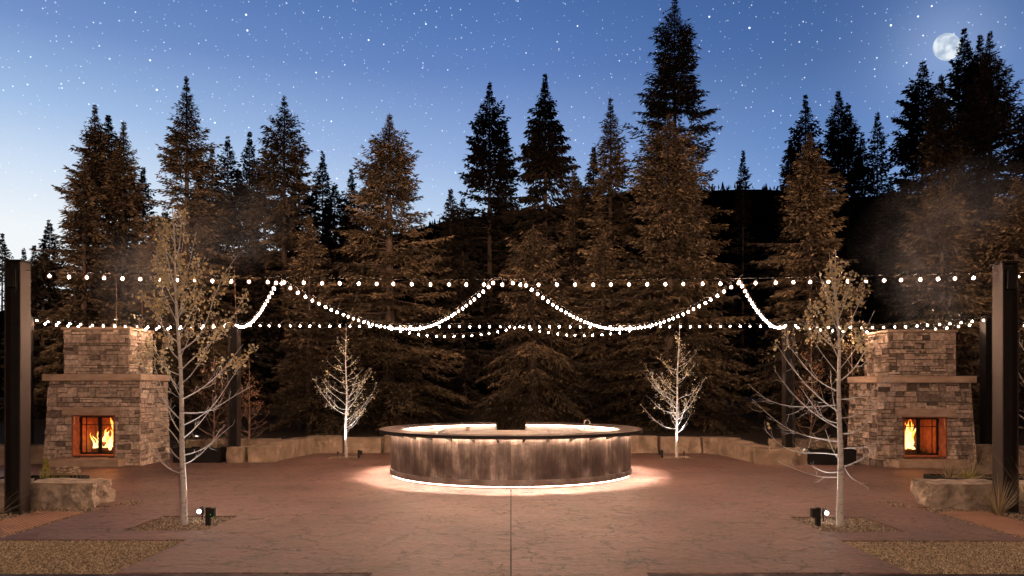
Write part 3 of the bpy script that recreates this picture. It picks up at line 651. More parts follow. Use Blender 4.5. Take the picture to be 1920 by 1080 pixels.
        hg = Geo(); xh = (xb-.02) if q == 0 else (xa+.02); hg.tube([(X(xh), yr(yd)-.002, .72), (X(xh), yr(yd)-.05, .72), (X(xh), yr(yd)-.05, .80)], .01, 6); hg.build('handle', m_black, leaf)
        if True:
            hh = Geo(); xh = xa if q == 0 else xb
            for zz in (.4, 1.12): hh.tube([(X(xh), yr(yd)-.015, zz), (X(xh), yr(yd)-.015, zz+.09)], .014, 8)
            hh.build('hinge', m_black, leaf)
    # firewood and fire
    for k, (xa, ya, za, xb, yb, zb, rr_) in enumerate(((-.33, .62, .34, .38, .66, .37, .075), (-.28, .85, .35, .36, .80, .34, .08), (-.2, .66, .50, .34, .84, .52, .065))):
        g = Geo(); n = 9; P = [(X(xa+(xb-xa)*i/(n-1)), yr(ya+(yb-ya)*i/(n-1)), za+(zb-za)*i/(n-1)+rs.uniform(-.006, .006)) for i in range(n)]
        g.tube(P, [rr_*rs.uniform(.9, 1.1) for _ in P], 9)
        side = 'left' if s > 0 else 'right'
        lab = ['front charred log burning in the %s fireplace', 'rear charred log behind the others in the %s fireplace', 'top charred log lying across the two others in the %s fireplace'][k] % side
        tag(g.build('log', m_log), lab, 'log', 'burning logs in the fireplaces')
    side = 'left' if s > 0 else 'right'
    ft = thing('fire', (X(0.05), yr(.7), .35), 'orange and yellow flames burning behind the glass doors of the %s fireplace' % side, 'fire')
    for k in range(24):
        xx = (rs.uniform(-.32, .45) if s > 0 else rs.uniform(-.10, .42)); hh_ = rs.uniform(.16, 1.0)*(1-abs(xx-.16)*1.0); wv = rs.uniform(.028, .085); yy = rs.uniform(.58, .86); ph = rs.uniform(0, 6)
        n = 9; P = []; rad = []
        for i in range(n):
            u = i/(n-1); P.append((X(xx+.085*math.sin(ph+u*5.5)*u), yr(yy+.03*math.cos(ph+u*4)*u), .36+hh_*u)); rad.append(wv*(math.sin(PI*(.12+.88*u))**.8*(1-u*.45)+.004))
        g = Geo(); g.tube(P, rad, 9, cap=False); g.build('flame', m_flame, ft, smooth=True)
    l = lamp('fire_light', 'POINT', (X(.05), yr(.62), .72), 30, (1, .24, .05), .12)
fireplace(-10.80, 19.25, 1, 'tall stone fireplace on the left with a fire burning and a step at its foot', 21)
fireplace(10.56, 18.98, -1, 'tall stone fireplace on the right with a small bright fire, behind the right tree', 57, .975)

# ------------------------------------------------------------------ planters and plants
def planter(x0, x1, y0, y1, h, label):
    t = thing('planter', ((x0+x1)/2, (y0+y1)/2, 0), label, 'planter', 'black metal planters')
    g = Geo(); w = .02
    g.box(x0, y0, 0.003, x1, y0+w, h); g.box(x0, y1-w, 0.003, x1, y1, h); g.box(x0, y0+w+.0005, 0.003, x0+w, y1-w-.0005, h); g.box(x1-w, y0+w+.0005, 0.003, x1, y1-w-.0005, h); g.build('box', m_black, t)
    g = Geo(); g.box(x0+w+.001, y0+w+.001, 0.01, x1-w-.001, y1-w-.001, h-.05); g.build('soil', m_soil, t)
def blades(name, c, n, L, lean, w, m, label, cat, group, seed=0, up=.35):
    r = np.random.default_rng(seed); g = Geo()
    for k in range(n):
        a = r.uniform(0, 2*PI); ln = L*r.uniform(.6, 1.1); el = r.uniform(up, 1.45); bend = r.uniform(0, lean); d = np.array([math.cos(a), math.sin(a), 0]); sd = np.array([-d[1], d[0], 0])*w/2
        pts = []
        for i in range(5):
            u = i/4; p = np.array(c)+d*(r.uniform(0, .03)+ln*u*math.cos(el)+bend*ln*u*u*.4)+np.array([0, 0, ln*(u*math.sin(el)-bend*u*u*.35)])
            ww = sd*(1-u*.92); pts += [p-ww, p+ww+np.array([0, 0, w*.15])]
        g.add(pts, [(2*i, 2*i+1, 2*i+3, 2*i+2) for i in range(4)], r.random())
    return tag(g.build(name, m), label, cat, group)
planter(-10.2+1.15, -7.78, 20.0, 20.5, .40, 'black planter with tufts of dry grass between the left fireplace and the stone wall')
planter(7.72, 9.0, 19.45, 20.0, .41, 'black planter behind the right tree, beside the right fireplace')
planter(-9.6, -8.10, 13.85, 14.35, .33, 'low black planter of yellow green plants behind the left boulder')
planter(7.9, 9.9, 13.6, 14.3, .36, 'low black planter of yuccas behind the right boulder')
for i, x in enumerate((-8.75, -8.35, -8.0)):
    blades('grass_tuft', (x, 20.25, .36), 60, .5, .8, .018, m_twig_red if i == 1 else m_bladed, ['tuft of dry grass nearest the left fireplace in the far left planter', 'brownish middle tuft of dry grass in the far left planter', 'tuft of dry grass in the far left planter, nearest the steel post'][i], 'grass', 'dry grass tufts', i)
for i, x in enumerate((8.0, 8.45)):
    blades('grass_tuft', (x, 19.7, .36), 46, .32, .8, .015, m_bladed, ['small dry grass tuft at the inner end of the planter behind the right tree', 'small dry grass tuft near the right fireplace in the planter behind the right tree'][i], 'grass', 'dry grass tufts', 20+i)
for i, (x, y, L) in enumerate(((8.12, 13.85, .42), (8.62, 13.95, .50), (9.15, 13.9, .48))):
    blades('yucca', (x, y, .31), 90, L, .15, .02, m_bladed, ['spiky pale yucca at the inner end of the planter behind the right boulder', 'big spiky yucca in the middle of the planter behind the right boulder', 'spiky yucca partly hidden behind the right edge post'][i], 'yucca', 'spiky yuccas', 40+i, .15)
blades('low_shrub', (8.38, 13.75, .31), 160, .20, .6, .022, m_green, 'low yellow green clump between the two yuccas behind the right boulder', 'shrub', None, 50, .2)
def cone_plant(x, y, z, h, r, label, seed):
    r_ = np.random.default_rng(seed); g = Geo(); n = 420
    for k in range(n):
        u = r_.random()**.7; a = r_.uniform(0, 2*PI); rr_ = r*(1-u)*r_.uniform(.4, 1); p = np.array([x+rr_*math.cos(a), y+rr_*math.sin(a), z+h*u]); d = np.array([math.cos(a)*.5, math.sin(a)*.5, .8])*.07; sdv = np.array([-math.sin(a), math.cos(a), 0])*.01
        g.add([p-sdv, p+sdv, p+d], [(0, 1, 2)], r_.random())
    return tag(g.build('feathery_shrub', m_green), label, 'shrub', 'feathery yellow green shrubs')
cone_plant(-9.18, 14.1, .28, .38, .14, 'feathery yellow green shrub beside the left edge post, behind the boulder', 1)
cone_plant(-8.82, 14.15, .28, .36, .13, 'feathery yellow green shrub in the middle of the planter behind the left boulder', 2)
g = Geo(); r_ = np.random.default_rng(8)
for k in range(34):
    x, y = r_.uniform(-8.75, -8.14), r_.uniform(13.95, 14.25); z = .30+r_.uniform(.06, .2); g.tube([(x, y, .28), (x+.02, y, z)], .004, 3, .2)
g2 = Geo()
for k in range(30):
    x, y = r_.uniform(-8.75, -8.12), r_.uniform(13.95, 14.25); z = .30+r_.uniform(.1, .22); g2.lathe([(.002, z+.012), (.028, z+.008), (.03, z), (.004, z-.008)], x, y, 7)
ft = thing('flowering_plant', (-8.45, 14.1, .28), 'low plant with flat cream flower heads in the planter behind the left boulder', 'flower'); g.build('stem', m_green, ft); g2.build('flower_head', m_flower, ft)
blades('ornamental_grass', (7.68, 11.75, -.02), 130, .75, .35, .012, m_bladed, 'tall dry ornamental grass at the foot of the right edge post', 'grass', 'dry ornamental grasses', 61, .75)
blades('ornamental_grass', (8.25, 11.6, -.02), 80, 1.15, .3, .012, m_bladed, 'taller dry ornamental grass at the right edge of the photo', 'grass', 'dry ornamental grasses', 62, 1.0)
blades('ornamental_grass', (-8.05, 11.6, -.02), 70, .55, .6, .01, m_bladed, 'dry ornamental grass at the left edge, in front of the left edge post', 'grass', 'dry ornamental grasses', 63, .5)

# ------------------------------------------------------------------ young deciduous trees
def curve_branch(p, q, n, rs, sag=.0, wob=.05):
    p, q = np.array(p, float), np.array(q, float); L = np.linalg.norm(q-p); u = np.linspace(0, 1, n)
    out = p+(q-p)*u[:, None]
    out[:, 2] -= sag*L*np.sin(PI*u)
    w = rs.normal(0, wob*L, (2, 3)); out += np.sin(PI*u)[:, None]*w[0]*.6 + np.sin(2*PI*u)[:, None]*w[1]*.5
    return out
def leaf_cluster(g, p, n, spread, size, rs):
    c = p+rs.normal(0, spread, (n, 3)); d = rs.normal(0, 1, (n, 3)); d[:, 2] -= .4; d /= np.linalg.norm(d, axis=1)[:, None]
    e = np.cross(d, rs.normal(0, 1, (n, 3))); e /= np.linalg.norm(e, axis=1)[:, None]; s = (rs.uniform(.6, 1.2, n)*size)[:, None]
    V = np.stack([c, c+d*s*.45+e*s*.45, c+d*s, c+d*s*.45-e*s*.45], 1).reshape(-1, 3)
    g.add(V, np.arange(n*4).reshape(-1, 4), rs.random(n))
def young_tree(name, base, trunk, limbs, label, leafz, leafn, seed, rad=.05, twig_gap=.16, leafsize=.045, bark=m_aspen, tw=m_aspen, leafm=m_leaf, twl=.38, group=None, cat='tree'):
    rs = np.random.default_rng(seed); t = thing(name, base, label, cat, group)
    T = np.array(trunk, float); uz = np.linspace(0, 1, 30); zz = np.interp(uz, np.linspace(0, 1, len(T)), T[:, 2])
    P = np.stack([base[0]+np.interp(zz, T[:, 2], T[:, 0]), base[1]+np.interp(zz, T[:, 2], T[:, 1]), base[2]+zz], -1)
    P[:, 0] += .012*np.sin(zz*3.1+seed); H = T[-1, 2]
    g = Geo(); g.tube(P, rad*(1-.93*(zz/H)**.9)+.003, 10); g.build('trunk', bark, t, smooth=True)
    gl = Geo(); lf = Geo(); tips = []
    for (z, dx, dy, dz, r0) in limbs:
        p = np.array([np.interp(z, zz, P[:, k]-(base[k] if k == 2 else 0)) for k in range(3)]); p[2] = base[2]+z
        q = p+np.array([dx, dy, dz-z]); L = np.linalg.norm(q-p); C = curve_branch(p, q, 12, rs, .10, .035)
        gl.tube(C, np.linspace(r0, .0035, 12), 5); tips.append((C, L, r0))
        nt_ = int(L/twig_gap)
        for k in range(nt_):
            u = rs.uniform(.18, .98); i = min(int(u*11), 10); b = C[i]+(C[i+1]-C[i])*(u*11-i); d = (C[i+1]-C[i]); d /= np.linalg.norm(d)
            v = d+rs.normal(0, .55, 3)+np.array([0, 0, .35]); v /= np.linalg.norm(v); l = twl*rs.uniform(.3, 1.1)*(1.1-.4*u)*min(1, L)
            C2 = curve_branch(b, b+v*l, 6, rs, .08, .05); gl.tube(C2, np.linspace(max(.0028, r0*.35), .0018, 6), 4)
            if rs.random() < .6:
                for _ in range(2):
                    w = v+rs.normal(0, .6, 3); w /= np.linalg.norm(w); bb = C2[rs.integers(2, 5)]; C3 = curve_branch(bb, bb+w*l*.45, 4, rs, .05, .05); gl.tube(C3, [.0024, .002, .0018, .0014], 3)
                    if C3[-1][2]-base[2] > leafz and rs.random() < .8: leaf_cluster(lf, C3[-1], max(1, leafn//2), .05, leafsize, rs)
            if C2[-1][2]-base[2] > leafz:
                for kk in (2, 4, 5): leaf_cluster(lf, C2[kk], leafn, .045, leafsize, rs)
            elif rs.random() < .08: leaf_cluster(lf, C2[-1], 2, .03, leafsize*1.2, rs)
    gl.build('limbs', tw, t, smooth=True)
    if lf.n: lf.build('foliage', leafm, t)
    return t
def from_px(lst, bx, sc, r=.013, seed=0):
    rs = random.Random(seed); out = []
    for (ys, x, y) in lst:
        z = 2-(ys-728)/sc; f = .64 if z > 2.7 else .95; out.append((z, f*(x-bx)/sc, rs.uniform(-.35, .35)*abs((x-bx)/sc)+rs.uniform(-.1, .1), 2-(y-728)/sc, r*rs.uniform(.7, 1.2)))
    return out
LL = [(885, 248, 793), (868, 415, 800), (862, 300, 800), (850, 440, 795), (836, 255, 700), (820, 418, 745), (810, 275, 655), (795, 500, 650), (785, 262, 660), (770, 480, 720), (760, 295, 640), (745, 455, 640),
      (730, 250, 600), (715, 400, 640), (700, 262, 640), (690, 470, 560), (672, 290, 560), (655, 440, 470), (640, 268, 545), (625, 400, 520), (610, 285, 510), (590, 385, 480), (570, 258, 455), (560, 395, 430), (545, 300, 430), (520, 372, 410), (500, 290, 420), (480, 368, 385), (450, 315, 385), (600, 430, 500), (670, 375, 590), (530, 265, 470)]
young_tree('aspen_tree', (-4.87, 11.1, -.03), [(0, 0, 0), (-.02, .02, 1.5), (-.07, .0, 2.7), (-.12, .03, 3.6), (-.17, 0, 4.72)], from_px(LL, 342, 126, .0095, 3),
           'slim pale young tree with small yellowing leaves in front of the left fireplace', 2.35, 6, 7, .046, .14, .05, twl=.3)
RL = [(890, 1450, 862), (880, 1520, 870), (872, 1692, 800), (860, 1628, 915), (850, 1430, 800), (838, 1642, 820), (825, 1405, 745), (810, 1700, 728), (800, 1428, 690), (790, 1500, 720), (780, 1640, 745), (768, 1458, 640), (755, 1412, 720), (745, 1690, 690), (730, 1480, 640),
      (712, 1642, 620), (700, 1500, 600), (690, 1640, 580), (670, 1530, 560), (650, 1520, 600), (640, 1622, 540), (620, 1530, 520), (600, 1612, 505), (580, 1540, 500), (560, 1600, 490), (540, 1552, 470), (600, 1545, 540), (565, 1560, 500), (575, 1610, 530), (800, 1560, 690), (860, 1545, 800)]
young_tree('aspen_tree', (4.85, 10.98, -.03), [(0, 0, 0), (-.01, .02, 1.5), (-.02, 0, 2.6), (-.08, .03, 3.4), (-.06, 0, 4.05)], from_px(RL, 1575, 127.5, .0105, 9),
           'slim pale young tree with mostly bare curving branches in front of the right fireplace', 2.62, 6, 11, .05, .14, .05, twl=.3)
def fan_limbs(n, H, w, seed, z0=.75, r=.012):
    rs = random.Random(seed); out = []
    for k in range(n):
        u = (k+.5)/n; z = z0+(H-z0)*.86*u**1.15; a = rs.uniform(0, 2*PI); L = w*(1-u)**.45*rs.uniform(.7, 1.15)*(.8+.4*math.sin(PI*min(1, u*1.6))); out.append((z, L*math.cos(a), L*math.sin(a), z+L*rs.uniform(.45, 1.05), r*(1-.6*u)))
    return out
young_tree('bare_tree', (-4.80, 21.7, -.03), [(0, 0, 0), (.02, 0, 1.5), (.0, 0, 3.9)], fan_limbs(32, 4.05, 1.0, 4, .72, .011), 'small floodlit bare tree left of the bar, before the long stone wall', 1.2, 1, 21, .042, .12, .04, twl=.30, tw=m_aspen)
young_tree('bare_tree', (4.82, 21.7, -.03), [(0, 0, 0), (.0, 0, 1.5), (.08, 0, 4.0)], fan_limbs(38, 4.1, 1.05, 6, .72, .011), 'small floodlit bare tree right of the bar, before the long stone wall', 1.3, 1, 22, .045, .12, .04, twl=.30, tw=m_aspen)
# shrubs and saplings behind
def sap(x, y, H, w, label, seed, leafz, leafn, stems=1, lm=m_leaf_red, n=26, tw=m_twig_red, name='sapling'):
    young_tree(name, (x, y, 0), [(0, 0, 0), (.08, 0, H*.5), (.02, 0, H)], fan_limbs(n, H*.92, w, seed, .5, .012), label, leafz, leafn, seed, .028, .17, .05, bark=tw, tw=tw, leafm=lm, twl=.42, cat='sapling')
sap(-7.55, 21.4, 3.0, .7, 'reddish leafed sapling right behind the left far steel post', 31, 1.2, 3)
sap(-8.35, 20.9, 3.4, .95, 'twiggy sapling with a few leaves between the left fireplace and the steel post', 32, 1.9, 2, n=34)
sap(-7.75, 20.9, 5.4, .7, 'tall thin sapling sprouting above the left far steel post', 33, 3.6, 2, n=16)
sap(9.35, 20.6, 4.5, .75, 'leafy sapling rising beside the chimney of the right fireplace', 34, 3.0, 4, lm=m_leaf, n=26)
sap(8.4, 21.0, 3.9, .9, 'reddish sapling between the right far steel post and the right fireplace', 35, 1.6, 3, n=30)
sap(-12.3, 23.2, 5.6, .8, 'thin bare sapling rising behind the chimney of the left fireplace', 36, 9, 0, n=16)
sap(-11.2, 22.6, 5.0, .7, 'bare leaning sapling behind the right half of the left chimney', 37, 9, 0, n=12)
young_tree('aspen_tree', (-8.85, 11.4, -.03), [(0, 0, 0), (0, 0, 2), (0, 0, 4)], [(1.7, .85, -.2, 2.6, .01), (2.0, .9, .1, 3.2, .01), (1.0, .95, -.3, 1.5, .012), (1.3, .8, .2, 2.2, .01)], 'young tree beyond the left edge whose leafy twigs reach into the photo', 1.9, 3, 41, .05, .2)
young_tree('bare_tree', (9.35, 12.9, -.03), [(0, 0, 0), (0, 0, 2), (0, 0, 4)], [(1.2, -.95, .1, 2.0, .012), (1.6, -.9, .0, 2.9, .01), (.8, -.9, -.2, 1.1, .012), (2.2, -.7, .1, 3.2, .01)], 'bare young tree beyond the right edge whose twigs reach into the photo', 9, 0, 42, .05, .14)

# ------------------------------------------------------------------ tree uplights
def uplight(x, y, tx, ty, lit, label, energy, side=1, cone=75, tz=2.4):
    t = thing('garden_spotlight', (x, y, -.01), label, 'spotlight', 'small spotlights under the trees')
    g = Geo(); g.tube([(x, y, -.03), (x, y, .10)], .009, 6); g.build('stake', m_black, t)
    a = Vector((x, y, .10)); d = (Vector((tx, ty, tz))-a).normalized(); b = a+d*.09
    g = Geo(); g.tube([a-d*.03, a, b], [.014, .022, .025], 12, cap=False); g.tube([a-d*.031, a-d*.03], [.014, .014], 12); g.build('housing', m_black, t)
    g = Geo(); lp = a+d*(.092); g.tube([a+d*.078, lp], [.022, .022], 12); g.lathe([(.001, .026), (.018, .02), (.026, .0), (.018, -.02), (.001, -.026)], 0, 0, 10) if False else None
    g.build('lens', m_black, t)
    lamp('garden_spotlight_lamp', 'SPOT', tuple(a+d*.11), energy, (1, .91, .87), .02, (tx, ty, tz), cone, .5)
    return t
def junction(x, y, h, label, rot=0, green=False):
    t = thing('transformer_box', (x, y, -.01), label, 'utility box', 'dark utility boxes in the tree beds')
    s = 1 if x < 0 else -1
    g = Geo(); g.box(x-.032, y-.03, -.02, x+.032, y+.03, h); g.build('post', m_black, t)
    g = Geo(); a, b = sorted((x+s*.033, x+s*.095)); g.box(a, y-.04, h-.14, b, y+.04, h-.01); g.box(a+.008, y-.046, h-.125, b-.008, y-.041, h-.025); g.build('outlet', m_black, t)
    if green: g = Geo(); g.tube([(x+s*.05, y-.047, h-.10), (x+s*.05, y-.051, h-.10)], .006, 8); g.tube([(x+s*.105, y-.059, h-.13), (x+s*.10, y-.063, h-.13)], .006, 8); g.build('pilot_lamp', m_green_led, t)
uplight(-4.72, 11.42, -4.9, 11.1, True, 'lit garden spotlight right of the left tree trunk', 160, tz=1.9)
uplight(4.72, 11.28, 4.85, 10.98, True, 'lit garden spotlight left of the right tree trunk', 160, tz=1.9)
for s, lab in ((-1, 'left'), (1, 'right')):
    g = Geo(); X0 = s*4.72; Y0 = 11.30 if s < 0 else 11.16
    c = (X0, Y0, .135); g.lathe([(.001, c[2]+.026), (.016, c[2]+.021), (.026, c[2]), (.016, c[2]-.021), (.001, c[2]-.026)], c[0], c[1], 12)
    tag(g.build('glowing_lamp', m_lens, smooth=True), 'round glowing lamp on the pebbles beside the %s tree trunk' % lab, 'lamp')
uplight(-4.95, 21.32, -4.8, 21.7, False, 'dark garden spotlight at the foot of the far left bare tree', 300, tz=1.7)
uplight(4.95, 21.32, 4.82, 21.7, False, 'dark garden spotlight at the foot of the far right bare tree', 300, tz=1.7)
junction(-4.45, 10.98, .25, 'dark utility box with green lights in the pebble bed of the left tree', green=True)
junction(4.50, 10.95, .25, 'dark utility box in the pebble bed of the right tree')
junction(-4.38, 21.5, .22, 'dark utility box beside the far left bare tree')
junction(4.35, 21.5, .22, 'dark utility box beside the far right bare tree')

# ------------------------------------------------------------------ spruces
def spruce(px, ytop, d, wpx, label, seed, lit=True, p=.85, droop=.0, gran=1.0, zbase=.6, dens=1.0, ybot=None, spiky=1.0, name='spruce_tree'):
    """px, ytop: where the tip stands in the photo; d: distance; wpx: half width of the crown near the ground in photo pixels at that distance"""
    X = (px-958)/1400*d; H = 2+(728-ytop)/1400*d; r = wpx/1400*d*(1.06 if lit else 1); p = p+.10 if (lit and ytop > 0) else p; z0 = .4 if d < 45 else 0
    rs = np.random.default_rng(seed); t = thing(name, (X, d, z0), label, 'spruce', 'conifers behind the patio')
    sp = .34*gran; zs = np.arange(z0+zbase, H-.12, sp); zs = np.concatenate([zs, np.arange(z0+(H-z0)*.72, H-.1, sp*.5)])
    nb = int(10*dens)
    Z = np.minimum(np.repeat(zs, nb)+rs.uniform(-.34, .34, len(zs)*nb)*sp, H-.08); n = len(Z)
    u = np.clip((Z-z0)/(H-z0), 0, .995)
    clump = 1+.22*np.sin(Z*2.1+seed)+.16*np.sin(Z*5.3+seed*2)
    phi = rs.uniform(0, 2*PI, n)
    lob = 1+.16*np.sin(phi*2+Z*.55+seed)+.14*np.sin(phi*3-Z*.9+seed*1.7)
    L = r*(1-u)**p*rs.uniform(.62, 1.12, n)*(.85+.15*clump)*lob*spiky*np.clip((1-u)*9, .25, 1) + .05
    L *= np.where(rs.random(n) < .06, 1.25, 1)*np.where(rs.random(n) < .12, .55, 1)
    el = np.interp(u, [0, .4, .75, 1], [-.22-droop, -.02-droop*.8, .28-droop*.4, .75])+rs.normal(0, .1, n)
    dr = np.interp(u, [0, .5, 1], [.22+droop*.5, .16+droop*.4, .05])
    # foliage: side shoots along every branch, needles twigs along every side shoot
    step = .11*gran
    K = np.maximum((L/step).astype(int), 3); bi = np.repeat(np.arange(n), K*2)
    k = np.concatenate([np.repeat(np.arange(a), 2) for a in K]); side = np.tile([-1, 1], len(bi)//2)
    s0 = np.clip(L[bi]*.24-.1, .03, .26); s = s0+(1-s0)*(k+rs.uniform(.2, .8, len(k)))/K[bi]
    l2 = np.clip(.5*L[bi]*(1.04-s), np.minimum(.10*gran, .35*L[bi]), .75)*rs.uniform(.7, 1.2, len(s))
    def bpos(i, s):
        h = L[i]*s; return np.stack([h*np.cos(phi[i])*np.cos(el[i]*.6), h*np.sin(phi[i])*np.cos(el[i]*.6), Z[i]+L[i]*(s*np.sin(el[i])-dr[i]*s*s+.10*s**3)], -1)
    J = np.maximum((l2/(.085*gran)).astype(int), 2); ji = np.repeat(np.arange(len(s)), J)
    j = np.concatenate([np.arange(a) for a in J]); q = (j+rs.uniform(.2, .9, len(j)))/J[ji]
    B = bpos(bi, s)[ji]; a2 = (phi[bi]+side*rs.uniform(.6, 1.15, len(s)))[ji]
    hang_ = rs.uniform(.1, .5, len(s))[ji]+droop*.6
    D = np.stack([np.cos(a2), np.sin(a2), -hang_+el[bi][ji]*.4], -1)
    P = B+D*(l2[ji]*q)[:, None]
    m = len(P)
    tdir = D+rs.normal(0, .45, (m, 3)); tdir[:, 2] -= .15+droop*.9; tdir += np.stack([np.cos(phi[bi][ji]), np.sin(phi[bi][ji]), np.zeros(m)], -1)*.5
    tdir /= np.linalg.norm(tdir, axis=1)[:, None]
    uu = np.clip(.32+L[bi][ji]*.9/gran, 0, 1)*rs.choice([.7, 1.0], m, p=[.4, .6]); tl = rs.uniform(.14, .28, m)*gran*uu; tw = rs.uniform(.045, .08, m)*gran*uu*(1 if lit else 1.5)
    W = np.cross(tdir, rs.normal(0, 1, (m, 3))); W /= np.linalg.norm(W, axis=1)[:, None]+1e-9
    T_ = tdir*tl[:, None]; Wd = W*(tw/2)[:, None]
    V = np.stack([P, P+T_*.4+Wd, P+T_, P+T_*.4-Wd], 1).reshape(-1, 3)
    V += np.array([X, d, 0]); rv = np.clip(rs.normal(.45, .2, n)[bi][ji]+rs.normal(0, .18, m), 0, 1)
    g = Geo(); g.add(V, np.arange(m*4).reshape(-1, 4), rv)
    g.build('crown', m_needles if lit else m_needles_shaded, t)
    g = Geo(); tr = max(.10, r*.075)
    hh = np.linspace(0, 1, 14); wob = np.stack([.03*np.sin(hh*9+seed), .03*np.cos(hh*7+seed)], -1)*(1-hh)[:, None]
    g.tube(np.stack([X+wob[:, 0], d+wob[:, 1], z0-.3+(H-z0+.3)*hh], -1), tr*(1-hh)+.012, 7)
    sel = np.arange(n)[rs.random(n) < (.8 if gran < 1.4 else .4)]
    ss_ = np.linspace(0, .97, 5)
    for i in sel:
        g.tube(bpos(np.full(5, i), ss_)+np.array([X, d, 0]), (.012+.008*L[i])*(1.02-ss_)*min(gran, 1.3), 3, cap=False)
    g.build('trunk', m_bark, t)
    return m
tot = 0
